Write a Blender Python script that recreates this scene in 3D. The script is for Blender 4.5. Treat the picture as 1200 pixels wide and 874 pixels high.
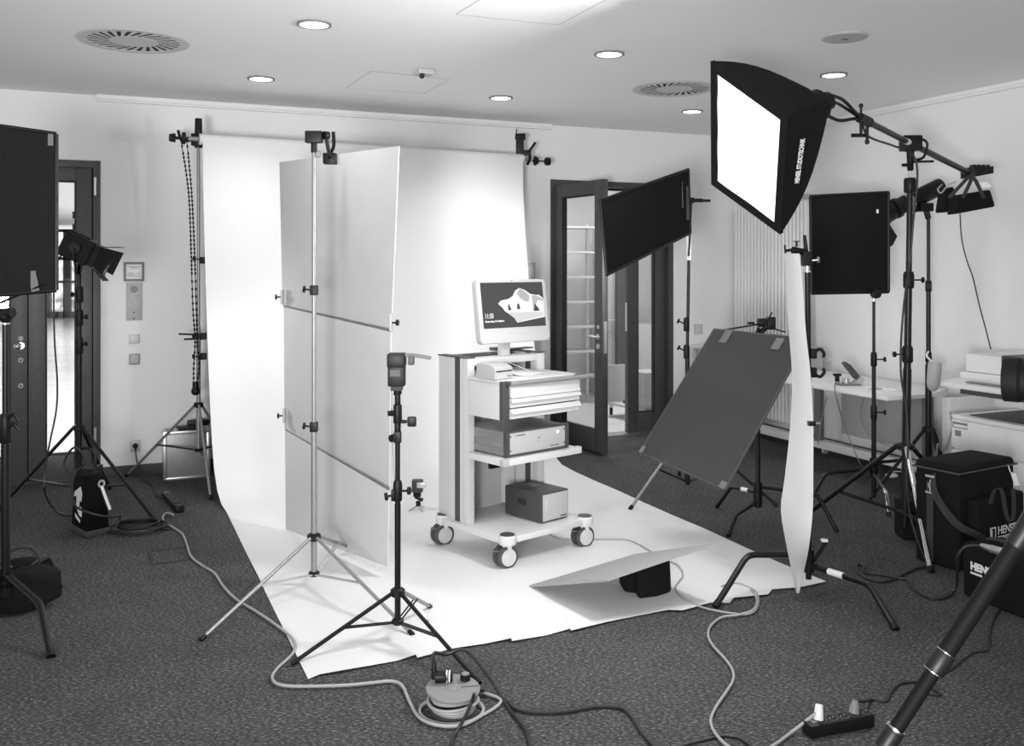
import bpy, bmesh, math, random
from mathutils import Vector, Matrix
random.seed(7)
for o in list(bpy.data.objects): bpy.data.objects.remove(o)
sc = bpy.context.scene
COL = sc.collection
H, F, CX, HY = 1.65, 1117.0, 600.0, 312.0
# ---------------------------------------------------------------- camera, world, lights, exposure
cam = bpy.data.cameras.new('camera'); camo = bpy.data.objects.new('camera', cam); COL.objects.link(camo)
camo.location = (0, 0, H); camo.rotation_euler = (math.pi/2, 0, 0)
cam.sensor_width = 36; cam.lens = 36*F/1200; cam.shift_y = -(437-HY)/1200; cam.clip_start = .05
sc.camera = camo
w = bpy.data.worlds.new('world'); sc.world = w; w.use_nodes = True
w.node_tree.nodes['Background'].inputs[0].default_value = (1, 1, 1, 1)
w.node_tree.nodes['Background'].inputs[1].default_value = .56
sc.view_settings.view_transform = 'Standard'; sc.view_settings.look = 'None'
sc.view_settings.gamma = 1; sc.view_settings.exposure = 0.62; sc.view_settings.use_curve_mapping = False
def light(kind, loc, target, energy, name, size=None, sy=None, spot=None, blend=.5):
    l = bpy.data.lights.new(name, kind); l.energy = energy
    if kind == 'AREA':
        l.size = size
        if sy: l.shape = 'RECTANGLE'; l.size_y = sy
    else: l.shadow_soft_size = size or .05
    if kind == 'SPOT': l.spot_size = math.radians(spot); l.spot_blend = blend
    o = bpy.data.objects.new(name, l); COL.objects.link(o); o.location = loc
    o.rotation_euler = (Vector(target)-Vector(loc)).to_track_quat('-Z', 'Y').to_euler()
    return o
light('AREA', (-1.6, -1.4, 1.5), (.4, 7, 3.0), 45, 'rear_fill', 2.2, 1.6)      # added soft fill behind the camera for ceiling and walls, no window there
light('SPOT', (-.75, -1.1, 1.25), (.3, 7, 3.0), 800, 'room_flash', .40, spot=80, blend=1)
light('AREA', (1.08, 4.44, 2.16), (.0, 3.9, 1.75), 40, 'softbox_light', .42, .6)
light('SPOT', (-2.72, 6.36, 1.62), (-.3, 6.6, .5), 45, 'fixture_light', .08, spot=95, blend=.8)
light('SPOT', (2.2, 6.9, 1.9), (-.4, 8.1, 1.3), 170, 'tube_head_light', .08, spot=60, blend=.9)
light('SPOT', (-.5, 4.18, 1.24), (-1.2, 8.2, 1.5), 12, 'flash_light', .03, spot=80, blend=.8)
light('AREA', (-6, 14, 2.9), (-6, 14, 0), 330, 'hall_lamp', 5, 10)
light('AREA', (-9, 23, 2.9), (-9, 23, 0), 380, 'hall_lamp', 5, 9)
light('AREA', (.9, 10.6, 2.9), (.9, 10.6, 0), 55, 'corridor_lamp', 1.6, .6)

# ---------------------------------------------------------------- materials
def nodes(m):
    m.use_nodes = True; return m.node_tree.nodes, m.node_tree.links
def mat(name, v, rough=.5, metal=0, bump=0, scale=60, var=0, emit=0, spec=.5, detail=4):
    m = bpy.data.materials.new(name); n, l = nodes(m); b = n['Principled BSDF']
    b.inputs['Base Color'].default_value = (v, v, v, 1); b.inputs['Roughness'].default_value = rough
    b.inputs['Metallic'].default_value = metal; b.inputs['Specular IOR Level'].default_value = spec
    if emit:
        b.inputs['Emission Color'].default_value = (1, 1, 1, 1); b.inputs['Emission Strength'].default_value = emit
    if bump or var:
        tc = n.new('ShaderNodeTexCoord'); no = n.new('ShaderNodeTexNoise')
        no.inputs['Scale'].default_value = scale; no.inputs['Detail'].default_value = detail
        l.new(tc.outputs['Object'], no.inputs['Vector'])
        if var:
            r = n.new('ShaderNodeValToRGB'); a, c = max(0, v*(1-var)), v*(1+var)
            r.color_ramp.elements[0].position = .3; r.color_ramp.elements[1].position = .7
            r.color_ramp.elements[0].color = (a, a, a, 1); r.color_ramp.elements[1].color = (c, c, c, 1)
            l.new(no.outputs[0], r.inputs[0]); l.new(r.outputs[0], b.inputs['Base Color'])
        if bump:
            bp = n.new('ShaderNodeBump'); bp.inputs['Strength'].default_value = bump; bp.inputs['Distance'].default_value = .01
            l.new(no.outputs[0], bp.inputs['Height']); l.new(bp.outputs[0], b.inputs['Normal'])
    return m
def carpet():
    m = bpy.data.materials.new('carpet'); n, l = nodes(m); b = n['Principled BSDF']
    b.inputs['Roughness'].default_value = .95; b.inputs['Specular IOR Level'].default_value = .1
    tc = n.new('ShaderNodeTexCoord')
    mp = n.new('ShaderNodeMapping'); mp.inputs['Scale'].default_value = (1, 1.7, 1); mp.inputs['Rotation'].default_value = (0, 0, .5)
    l.new(tc.outputs['Object'], mp.inputs[0])
    n1 = n.new('ShaderNodeTexNoise'); n1.inputs['Scale'].default_value = 62; n1.inputs['Detail'].default_value = 8; n1.inputs['Roughness'].default_value = .75
    n2 = n.new('ShaderNodeTexNoise'); n2.inputs['Scale'].default_value = 5; n2.inputs['Detail'].default_value = 4
    l.new(mp.outputs[0], n1.inputs['Vector']); l.new(tc.outputs['Object'], n2.inputs['Vector'])
    r1 = n.new('ShaderNodeValToRGB'); e = r1.color_ramp.elements
    e[0].position = .35; e[0].color = (.026,)*3+(1,); e[1].position = .72; e[1].color = (.42,)*3+(1,)
    e3 = e.new(.53); e3.color = (.078,)*3+(1,)
    r2 = n.new('ShaderNodeValToRGB'); r2.color_ramp.elements[0].color = (.7,)*3+(1,); r2.color_ramp.elements[1].color = (1.15,)*3+(1,)
    l.new(n1.outputs[0], r1.inputs[0]); l.new(n2.outputs[0], r2.inputs[0])
    mx = n.new('ShaderNodeMix'); mx.data_type = 'RGBA'; mx.blend_type = 'MULTIPLY'; mx.inputs[0].default_value = 1
    l.new(r1.outputs[0], mx.inputs[6]); l.new(r2.outputs[0], mx.inputs[7]); l.new(mx.outputs[2], b.inputs['Base Color'])
    bp = n.new('ShaderNodeBump'); bp.inputs['Strength'].default_value = .6; bp.inputs['Distance'].default_value = .008
    l.new(n1.outputs[0], bp.inputs['Height']); l.new(bp.outputs[0], b.inputs['Normal'])
    return m
def glass():
    m = bpy.data.materials.new('glass'); n, l = nodes(m); n.remove(n['Principled BSDF'])
    t = n.new('ShaderNodeBsdfTransparent'); t.inputs[0].default_value = (.88, .88, .88, 1)
    g = n.new('ShaderNodeBsdfGlossy'); g.inputs['Roughness'].default_value = .02
    lw = n.new('ShaderNodeLayerWeight'); pw = n.new('ShaderNodeMath'); pw.operation = 'POWER'; pw.inputs[1].default_value = 4
    ml = n.new('ShaderNodeMath'); ml.operation = 'MULTIPLY_ADD'; ml.inputs[1].default_value = .5; ml.inputs[2].default_value = .04
    l.new(lw.outputs['Facing'], pw.inputs[0]); l.new(pw.outputs[0], ml.inputs[0])
    mx = n.new('ShaderNodeMixShader'); l.new(ml.outputs[0], mx.inputs[0]); l.new(t.outputs[0], mx.inputs[1]); l.new(g.outputs[0], mx.inputs[2])
    l.new(mx.outputs[0], n['Material Output'].inputs[0]); return m
def foliage():
    m = bpy.data.materials.new('outdoor_view'); n, l = nodes(m); b = n['Principled BSDF']
    tc = n.new('ShaderNodeTexCoord'); no = n.new('ShaderNodeTexNoise'); no.inputs['Scale'].default_value = 3; no.inputs['Detail'].default_value = 8
    r = n.new('ShaderNodeValToRGB'); r.color_ramp.elements[0].position = .4; r.color_ramp.elements[1].position = .55
    r.color_ramp.elements[0].color = (.1,)*3+(1,); r.color_ramp.elements[1].color = (.8,)*3+(1,)
    l.new(tc.outputs['Object'], no.inputs['Vector']); l.new(no.outputs[0], r.inputs[0])
    l.new(r.outputs[0], b.inputs['Emission Color']); b.inputs['Emission Strength'].default_value = .9; return m
M = dict(
 wall=mat('wall_paint', .85, .8, bump=.05, scale=300), ceil=mat('ceiling_paint', .86, .9, bump=.04, scale=200),
 carpet=carpet(), hallfloor=mat('hall_floor', .6, .22, var=.1, scale=2), hallwall=mat('hall_wall', .75, .8),
 door=mat('door_frame', .060, .45, var=.12, scale=30), gasket=mat('door_gasket', .01, .6), base=mat('skirting', .05, .6),
 glass=glass(), paper=mat('backdrop_paper', .70, .75, bump=.03, scale=6, detail=2), steel=mat('steel', .6, .3, .9), chrome=mat('chrome', .75, .15, 1),
 alu=mat('aluminium', .28, .40, .45, var=.06, scale=40), black=mat('black_metal', .006, .35, spec=.3), blackm=mat('matt_black', .004, .65, spec=.1),
 plastic=mat('black_plastic', .007, .45, spec=.25), fabric=mat('black_fabric', .008, .95, bump=.35, scale=220, var=.3, spec=.15),
 flag=mat('flag_fabric', .013, .95, bump=.3, scale=320, var=.25, spec=.1), gflag=mat('grey_mesh_fabric', .062, .95, bump=.3, scale=260, var=.22, spec=.1),
 bag=mat('bag_nylon', .008, .8, bump=.4, scale=250, var=.3, spec=.15), web=mat('strap_webbing', .035, .8, bump=.5, scale=400),
 board=mat('reflector_board', .50, .9, spec=.1, var=.05, scale=2.5), foam=mat('foam_board', .31, .7), white=mat('white_lacquer', .60, .35), whitep=mat('white_plastic', .52, .4),
 offw=mat('cream_plastic', .44, .45), lgrey=mat('light_grey', .42, .5), vent=mat('vent_grey', .55, .6), mgrey=mat('mid_grey', .20, .5), dgrey=mat('dark_grey', .055, .5),
 cablew=mat('pale_cable', .34, .5), cableb=mat('black_cable', .012, .5), cableg=mat('grey_cable', .3, .5), ink=mat('ink', .02, .6), slot=mat('dark_recess', .003, .9),
 lamp=mat('lamp_glow', .9, .5, emit=6), soft=mat('softbox_face', .9, .6, emit=.75), screen=mat('screen_dark', .015, .25, emit=.035), scr2=mat('screen_bright', .02, .3, emit=.75),
 scr3=mat('screen_grey', .02, .3, emit=.33), scr4=mat('screen_sand', .02, .3, emit=.48), tape=mat('grey_tape', .16, .35), print_=mat('print_white', .8, .6), winglow=mat('window_glow', .8, .6, emit=.9),
 outdoor=foliage(), flashlens=mat('flash_lens', .7, .2, .3), lam=mat('white_laminate', .80, .45), barm=mat('grey_bar', .22, .4), wood=mat('pale_board', .6, .5))

# ---------------------------------------------------------------- geometry helpers
V = Vector
def P(px, py, Y): return V(((px-CX)/F*Y, Y, H-(py-HY)/F*Y))
def G(px, py, z=0.0):
    Y = (H-z)*F/(py-HY); return V(((px-CX)/F*Y, Y, z))
def at(px, Y, z): return V(((px-CX)/F*Y, Y, z))
UZ = V((0, 0, 1))
def perp(d):
    d = d.normalized(); a = UZ if abs(d.z) < .9 else V((1, 0, 0))
    x = d.cross(a).normalized(); return x, x.cross(d).normalized()
class MB:
    def __init__(s): s.v = []; s.f = []
    def add(s, vs, fs):
        k = len(s.v); s.v += [V(q) for q in vs]; s.f += [tuple(k+i for i in f) for f in fs]; return s
    def hexa(s, p):   # p: 4 bottom, 4 top
        return s.add(p, [(0, 3, 2, 1), (4, 5, 6, 7), (0, 1, 5, 4), (1, 2, 6, 5), (2, 3, 7, 6), (3, 0, 4, 7)])
    def box(s, c, sz, ax=None):
        c = V(c); X, Y_, Z = ax if ax else (V((1, 0, 0)), V((0, 1, 0)), UZ)
        h = [q/2 for q in sz]
        pts = [c+X*a*h[0]+Y_*b*h[1]+Z*d*h[2] for d in (-1, 1) for a, b in ((-1, -1), (1, -1), (1, 1), (-1, 1))]
        return s.hexa(pts)
    def cyl(s, a, b, r, r2=None, n=14):
        a, b = V(a), V(b); r2 = r if r2 is None else r2; x, y = perp(b-a)
        vs = [c+(x*math.cos(t)+y*math.sin(t))*q for c, q in ((a, r), (b, r2)) for t in [2*math.pi*i/n for i in range(n)]]
        fs = [(i, (i+1) % n, n+(i+1) % n, n+i) for i in range(n)]+[tuple(range(n))[::-1], tuple(range(n, 2*n))]
        return s.add(vs, fs)
    def ring(s, a, b, r, ri, n=28):
        a, b = V(a), V(b); x, y = perp(b-a)
        vs = [c+(x*math.cos(t)+y*math.sin(t))*q for c, q in ((a, r), (b, r), (b, ri), (a, ri)) for t in [2*math.pi*i/n for i in range(n)]]
        fs = []
        for k in range(4):
            for i in range(n): fs.append((k*n+i, k*n+(i+1) % n, ((k+1) % 4)*n+(i+1) % n, ((k+1) % 4)*n+i))
        return s.add(vs, fs)
    def lathe(s, c, d, prof, n=20):   # prof [(r, h)]
        c = V(c); d = V(d).normalized(); x, y = perp(d); vs = []; fs = []
        for r, h in prof:
            for i in range(n):
                t = 2*math.pi*i/n; vs.append(c+d*h+(x*math.cos(t)+y*math.sin(t))*r)
        m = len(prof)
        for k in range(m-1):
            for i in range(n): fs.append((k*n+i, k*n+(i+1) % n, (k+1)*n+(i+1) % n, (k+1)*n+i))
        fs += [tuple(range(n))[::-1], tuple(range((m-1)*n, m*n))]
        return s.add(vs, fs)
    def sph(s, c, r, n=10, sc_=(1, 1, 1)):
        c = V(c); vs = []; fs = []; m = n//2+1
        for k in range(m+1):
            ph = math.pi*k/m
            for i in range(n):
                t = 2*math.pi*i/n; vs.append(c+V((math.sin(ph)*math.cos(t)*sc_[0], math.sin(ph)*math.sin(t)*sc_[1], math.cos(ph)*sc_[2]))*r)
        for k in range(m):
            for i in range(n): fs.append((k*n+i, (k+1)*n+i, (k+1)*n+(i+1) % n, k*n+(i+1) % n))
        return s.add(vs, fs)
    def tube(s, pts, r, n=8, closed=False):
        pts = [V(p) for p in pts]; m = len(pts); vs = []; fs = []; x = None
        for k, p in enumerate(pts):
            if closed: d = pts[(k+1) % m]-pts[k-1]
            else: d = pts[min(k+1, m-1)]-pts[max(k-1, 0)]
            d.normalize()
            if x is None: x, _ = perp(d)
            x = (x-d*x.dot(d)).normalized(); y = d.cross(x)
            vs += [p+(x*math.cos(t)+y*math.sin(t))*r for t in [2*math.pi*i/n for i in range(n)]]
        for k in range(m if closed else m-1):
            a, b = k*n, ((k+1) % m)*n
            for i in range(n): fs.append((a+i, a+(i+1) % n, b+(i+1) % n, b+i))
        if not closed: fs += [tuple(range(n))[::-1], tuple(range((m-1)*n, m*n))]
        return s.add(vs, fs)
    def prism(s, poly, off):
        n = len(poly); off = V(off); vs = [V(p) for p in poly]+[V(p)+off for p in poly]
        return s.add(vs, [tuple(range(n))[::-1], tuple(range(n, 2*n))]+[(i, (i+1) % n, n+(i+1) % n, n+i) for i in range(n)])
    def slab(s, q, th):               # four corners, thickness along the normal, centred
        q = [V(p) for p in q]; nrm = (q[2]-q[0]).cross(q[3]-q[1]).normalized()*th
        return s.prism([p-nrm/2 for p in q], nrm)
    def sheet(s, rows, th):           # grid of points -> thin solid sheet
        R_, C_ = len(rows), len(rows[0]); g = [[V(p) for p in r] for r in rows]; nr = []
        for i in range(R_):
            for j in range(C_):
                du = g[i][min(j+1, C_-1)]-g[i][max(j-1, 0)]; dv = g[min(i+1, R_-1)][j]-g[max(i-1, 0)][j]
                nr.append(du.cross(dv).normalized()*th)
        f = [p for r in g for p in r]; k = len(f); vs = f+[p+nr[i] for i, p in enumerate(f)]; fs = []
        for i in range(R_-1):
            for j in range(C_-1):
                a = i*C_+j; fs += [(a, a+C_, a+C_+1, a+1), (k+a, k+a+1, k+a+C_+1, k+a+C_)]
        b = [j for j in range(C_)]+[i*C_+C_-1 for i in range(1, R_)]+[(R_-1)*C_+j for j in range(C_-2, -1, -1)]+[i*C_ for i in range(R_-2, 0, -1)]
        for i in range(len(b)): a, c = b[i], b[(i+1) % len(b)]; fs.append((a, c, k+c, k+a))
        return s.add(vs, fs)
def smooth_pts(pts, k=6):
    pts = [V(p) for p in pts]; out = []; n = len(pts)
    for i in range(n-1):
        a, b, c, d = pts[max(i-1, 0)], pts[i], pts[i+1], pts[min(i+2, n-1)]
        for j in range(k):
            t = j/k; out.append(.5*((2*b)+(c-a)*t+(2*a-5*b+4*c-d)*t*t+(3*b-a-3*c+d)*t**3))
    return out+[pts[-1]]
ORG = {}
def link(name, mb, m, parent, org, bevel=0, seg=2, ang=35):
    me = bpy.data.meshes.new(name); me.from_pydata([tuple(v-org) for v in mb.v], [], mb.f); me.validate()
    bm = bmesh.new(); bm.from_mesh(me); bmesh.ops.recalc_face_normals(bm, faces=bm.faces)
    if bevel:
        es = [e for e in bm.edges if len(e.link_faces) == 2 and e.calc_face_angle(0) > .6]
        bmesh.ops.bevel(bm, geom=es, offset=bevel, segments=seg, affect='EDGES', profile=.6)
    bm.to_mesh(me); bm.free()
    for p in me.polygons: p.use_smooth = True
    me.set_sharp_from_angle(angle=math.radians(ang))
    me.materials.append(m)
    o = bpy.data.objects.new(name, me); COL.objects.link(o)
    if parent: o.parent = parent
    else: o.location = org
    ORG[o.name] = org
    return o
def part(name, mb, m, parent, bevel=0, label=None, **k):
    o = link(name, mb, m, parent, ORG[parent.name], bevel, **k)
    if label: o['label'] = label
    return o
def thing(name, loc, label, cat, group=None):
    o = bpy.data.objects.new(name, None); COL.objects.link(o); o.location = V(loc); o.empty_display_size = .1
    ORG[o.name] = V(loc); o['label'] = label; o['category'] = cat
    if group: o['group'] = group
    return o
def single(name, mb, m, org, label, cat, group=None, bevel=0, **k):
    o = link(name, mb, m, None, V(org), bevel, **k); o['label'] = label; o['category'] = cat
    if group: o['group'] = group
    return o
def struct(name, mb, m, org=(0, 0, 0), bevel=0):
    o = link(name, mb, m, None, V(org), bevel); o['kind'] = 'structure'; return o
def structroot(name, loc):
    o = bpy.data.objects.new(name, None); COL.objects.link(o); o.location = V(loc); ORG[o.name] = V(loc); o['kind'] = 'structure'; return o
def text(name, s, size, o_, X, Y_, m, parent, bold=0, fit=None):
    c = bpy.data.curves.new('txt', 'FONT'); c.body = s; c.size = size; c.offset = bold; c.extrude = .0006
    t = bpy.data.objects.new('txt', c); COL.objects.link(t); bpy.context.view_layer.update()
    me = bpy.data.meshes.new_from_object(t.evaluated_get(bpy.context.evaluated_depsgraph_get()))
    bpy.data.objects.remove(t); X = V(X).normalized(); Y_ = V(Y_).normalized(); Z = X.cross(Y_)
    w_ = max(v.co.x for v in me.vertices); kx = fit/w_ if fit else 1
    for v in me.vertices: v.co = V(o_)+X*v.co.x*kx+Y_*v.co.y+Z*v.co.z-ORG[parent.name]
    me.materials.clear(); me.materials.append(m); me.name = name
    o = bpy.data.objects.new(name, me); COL.objects.link(o); o.parent = parent; ORG[o.name] = ORG[parent.name]; return o
# back-wall frame: A0 on the wall line, U along it, N into the room
A0 = V((-3.193, 7.431, 0)); U = V((.9165, .400, 0)); N = V((.400, -.9165, 0))
def wp(t, off=0, z=0): return A0+U*t+N*off+UZ*z
def T(px, off=0):
    a = A0+N*off; k = (px-CX)/F; return (k*a.y-a.x)/(U.x-k*U.y)
def W(px, py, off=0):
    p = wp(T(px, off), off); return V((p.x, p.y, H-(py-HY)/F*p.y))
def wbox(mb, t0, t1, o0, o1, z0, z1):
    return mb.box(wp((t0+t1)/2, (o0+o1)/2, (z0+z1)/2), (t1-t0, abs(o1-o0), z1-z0), (U, -N, UZ))
CT = T(867); CC = wp(CT)
def rp(s, off=0, z=0): return CC+N*s-U*off+UZ*z          # right wall: s towards the camera, off into the room
def S(px, off=0):
    a = CC-U*off; k = (px-CX)/F; return (k*a.y-a.x)/(N.x-k*N.y)
def R(px, py, off=0):
    p = rp(S(px, off), off); return V((p.x, p.y, H-(py-HY)/F*p.y))
def rbox(mb, s0, s1, o0, o1, z0, z1):
    return mb.box(rp((s0+s1)/2, (o0+o1)/2, (z0+z1)/2), (s1-s0, abs(o1-o0), z1-z0), (N, -U, UZ))
ZC = 2.98
def CE(px, py, z=ZC): Y = (z-H)*F/(HY-py); return V(((px-CX)/F*Y, Y, z))

# ---------------------------------------------------------------- room shell
tl0, tl1 = T(-52), T(118)            # left door opening
tr0, tr1 = T(645), T(788.5)          # right door opening
DT = 2.47
m = MB(); m.prism([rp(9.5, -.2), rp(0, -.2)+U*0-N*.2, wp(-6, -.2), wp(-6, 11)], (0, 0, -.1)); struct('floor', m, M['carpet'])
m = MB(); m.prism([rp(9.5, -.2, ZC), rp(0, -.2, ZC)-N*.2, wp(-6, -.2, ZC), wp(-6, 9, ZC)], (0, 0, .15)); struct('ceiling', m, M['ceil'])
m = MB()
wbox(m, -6, tl0, -.2, 0, 0, ZC); wbox(m, tl0, tl1, -.2, 0, DT, ZC); wbox(m, tl1, tr0, -.2, 0, 0, ZC); wbox(m, tr0, tr1, -.2, 0, DT, ZC); wbox(m, tr1, CT, -.2, 0, 0, ZC)
struct('wall_back', m, M['wall'])
m = MB(); rbox(m, -.2, 9.0, -.2, 0, 0, ZC); struct('wall_right', m, M['wall'])
m = MB(); wbox(m, tl1+.01, tr0-.01, 0.001, .014, 0, .085); wbox(m, tr1+.01, CT, 0.001, .014, 0, .085); struct('baseboard_back', m, M['base'], bevel=.002)
m = MB(); rbox(m, 0.014, 9.0, 0.001, .014, 0, .085); struct('baseboard_right', m, M['base'], bevel=.002)
m = MB(); wbox(m, T(113), T(643), .001, .07, ZC-.035, ZC-.001); wbox(m, T(113), T(643), .02, .05, ZC-.048, ZC-.035); struct('trim_1', m, M['ceil'])
m = MB(); rbox(m, .35, 8.0, .001, .07, ZC-.03, ZC-.001); rbox(m, .35, 8.0, .02, .05, ZC-.045, ZC-.03); struct('trim_2', m, M['ceil'])
# hall behind the left door, corridor behind the right one
m = MB(); m.prism([(-24, 33, -.012), (-24, 6.0, -.012), wp(tl1+.5, -.16, -.012), wp(CT+1, -.16, -.012), (6, 33, -.012)], (0, 0, -.1)); struct('floor', m, M['hallfloor'])
m = MB(); m.prism([(-24, 33, ZC), (-24, 5.0, ZC), wp(-6, -.2, ZC), wp(CT+1, -.2, ZC), (6, 33, ZC)], (0, 0, .1)); struct('ceiling', m, M['ceil'])
def wallrun(a, b, z0=-.01, z1=ZC, th=.1, name='wall_hall', mt='hallwall'):
    a, b = V((a[0], a[1], 0)), V((b[0], b[1], 0)); d = (b-a); n = V((-d.y, d.x, 0)).normalized()
    mb = MB(); mb.box((a+b)/2+n*th/2+UZ*(z0+z1)/2, (d.length, th, z1-z0), (d.normalized(), n, UZ)); return struct(name, mb, M[mt])
q = wp(tl1+.45, -.21); wallrun(q, (q.x-.40*23, q.y+23), name='wall_hall_side')
q = wp(-5, -.21); wallrun((q.x-.56*23, q.y+26), q, name='wall_hall_left')
wallrun((-24, 31), (-8, 31), name='wall_hall_far')
wallrun(wp(2.2, -3.2), wp(CT+1, -3.2), name='wall_corridor_back'); wallrun(wp(2.2, -.21), wp(2.2, -3.2), name='wall_corridor_left')
wallrun(wp(CT+.9, -3.2), wp(CT+.9, -.21), name='wall_corridor_right')
# far hall glazing
wr = structroot('window_1', (-15, 30.8, 0))
mb = MB(); mb.box((-15, 30.9, 1.6), (9, .05, 2.6)); part('pane', mb, M['winglow'], wr)
mb = MB(); mb.box((-14.4, 30.8, 1.05), (4.5, .04, 1.6)); part('pane', mb, M['outdoor'], wr)
for z, h in ((-.0+.08, .22), (1.15, .08), (1.9, .1), (2.8, .1)):
    mb = MB(); mb.box((-15, 30.7, z), (9, .12, h)); part('window_frame', mb, M['door'], wr)
for px in (30, 48, 58, 79, 92, 103):
    mb = MB(); p = at(px, 30.7, 1.4); mb.box(p, (.22 if px in (79, 48) else .1, .12, 2.8)); part('window_frame', mb, M['door'], wr)

def glazed_leaf(root, name, o_, D, width, Nn, z0=.012, z1=2.43, st=.115, top=.12, bot=.19, th=.06, mt='door'):
    """door leaf starting at o_, running along D for width, thickness along Nn"""
    o_ = V((o_.x, o_.y, 0)); ax = (D, Nn, UZ)
    def b(u0, u1, a, c, n0=-th/2, n1=th/2): mb = MB(); return mb.box(o_+D*(u0+u1)/2+Nn*(n0+n1)/2+UZ*(a+c)/2, (u1-u0, n1-n0, c-a), ax)
    fr = b(0, st, z0, z1)
    for u0, u1, a, c in ((width-st, width, z0, z1), (st, width-st, z1-top, z1), (st, width-st, z0, z0+bot)):
        q_ = b(u0, u1, a, c); fr.add(q_.v, q_.f)
    leaf = part(name, fr, M[mt], root, bevel=.004)
    g_ = b(st-.005, width-st+.005, z0+bot-.005, z1-top+.005, -.004, .004); part('pane', g_, M['glass'], leaf)
    gk = MB()
    for u0, u1, a, c in ((st, st+.012, z0+bot, z1-top), (width-st-.012, width-st, z0+bot, z1-top), (st, width-st, z1-top-.012, z1-top), (st, width-st, z0+bot, z0+bot+.012)):
        q_ = b(u0, u1, a, c, -.022, .022); gk.add(q_.v, q_.f)
    part('gasket', gk, M['gasket'], leaf)
    return leaf
def jamb(root, t0, t1, zt, w_=.055):
    mb = MB()
    for a, b, z0, z1 in ((t0+.001, t0+w_, 0, zt), (t1-w_, t1-.001, 0, zt), (t0+w_, t1-w_, zt-w_, zt-.001)): wbox(mb, a, b, -.15, .012, z0, z1)
    part('door_frame', mb, M['door'], root, bevel=.003)
    mb = MB()
    for a, b, z0, z1 in ((t0+w_-.01, t0+w_+.02, 0, zt-w_), (t1-w_-.02, t1-w_+.01, 0, zt-w_), (t0+w_, t1-w_, zt-w_-.02, zt-w_+.01)): wbox(mb, a, b, -.15, -.078 if root.name == 'door_1' else -.125, z0, z1)
    part('door_stop', mb, M['gasket'], root)
# left door
d1 = structroot('door_1', wp((tl0+tl1)/2))
jamb(d1, tl0, tl1, DT)
tm = T(33, -.04)
lf = glazed_leaf(d1, 'door_leaf', wp(tm+.003, -.04), U, tl1-.06-tm-.003, N, st=.115)
mb = MB(); wbox(mb, tm-.03, tm+.03, -.095, -.072, .012, 2.4); part('astragal', mb, M['gasket'], d1)
lf2 = glazed_leaf(d1, 'door_leaf', wp(tl0+.06, -.04), U, tm-.003-tl0-.06, N, st=.115)
for z in (.33, 2.27):
    mb = MB(); p = W(111.5, 225, .02); mb.cyl(V((p.x, p.y, z-.07)), V((p.x, p.y, z+.07)), .011); part('hinge', mb, M['steel'], lf)
def lever(root, c, D, Nn, back=False):
    """lever handle with rose and keyhole plates; D along leaf, Nn out of the leaf"""
    h = MB(); h.cyl(c, c+Nn*.01, .026, n=20); h.cyl(c, c+Nn*.05, .009); h.cyl(c+Nn*.05, c+Nn*.05+D*.12, .010); part('door_handle', h, M['steel'], root, bevel=.001)
    for dz, r in ((.085, .017), (-.085, .024)):
        mb = MB(); mb.lathe(c+UZ*dz, Nn, [(r, 0), (r, .008), (r*.85, .011)], 20); part('keyhole_plate', mb, M['lgrey'], root)
c = W(24.5, 405, -.005); k = MB(); k.cyl(c, c+N*.012, .026, n=20); k.cyl(c, c+N*.06, .010); k.sph(c+N*.07-U*.02, .026); part('door_knob', k, M['steel'], lf2)
for y in (396.5, 422, 452):
    c = W(24.5, y, -.008); mb = MB(); mb.lathe(c, N, [(.02, 0), (.02, .009), (.016, .013)], 20); kp = part('keyhole_plate', mb, M['lgrey'], lf2)
    if y > 400: mb = MB(); mb.cyl(c+N*.012, c+N*.0145, .007); part('keyhole', mb, M['ink'], kp)
mb = MB(); c = W(91, 252, -.03); mb.box(c, (.075, .004, .055), (U, N, UZ)); c = W(91, 266, -.03); mb.box(c, (.075, .004, .045), (U, N, UZ)); part('sticker', mb, M['dgrey'], lf)
mb = MB(); wbox(mb, tl0, tl1, -.16, .0, .0, .013); part('threshold', mb, M['base'], d1)
# right door
d2 = structroot('door_2', wp((tr0+tr1)/2))
jamb(d2, tr0, tr1, DT)
hp = wp(tr0+.06, .03); fe = V((.812, 8.30, 0)); D = (fe-V((hp.x, hp.y, 0))); wd = D.length; D.normalize(); Nn = V((D.y, -D.x, 0))
lf = glazed_leaf(d2, 'door_leaf', hp, D, wd, Nn, st=.12, z1=2.41)
c = V((hp.x, hp.y, 0))+D*(wd-.06)+UZ*1.035
for sgn in (-1, 1):
    lever(lf, c+Nn*sgn*.03, -D, Nn*sgn)
mb = MB(); mb.box(V((fe.x, fe.y, 1.03))+D*.002, (.004, .03, .28), (D, Nn, UZ)); part('lock_plate', mb, M['steel'], lf)
t2 = T(734, -.08); lf = glazed_leaf(d2, 'door_leaf', wp(t2, -.08), U, tr1-.06-t2, N, st=.115, z1=2.41)
mb = MB(); mb.box(wp(t2-.002, -.08, 1.15), (.004, .03, .28), (U, N, UZ)); part('lock_plate', mb, M['steel'], lf)
mb = MB(); wbox(mb, tr0, tr1, -.16, .0, .0, .006); part('threshold', mb, M['steel'], d2)

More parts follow.
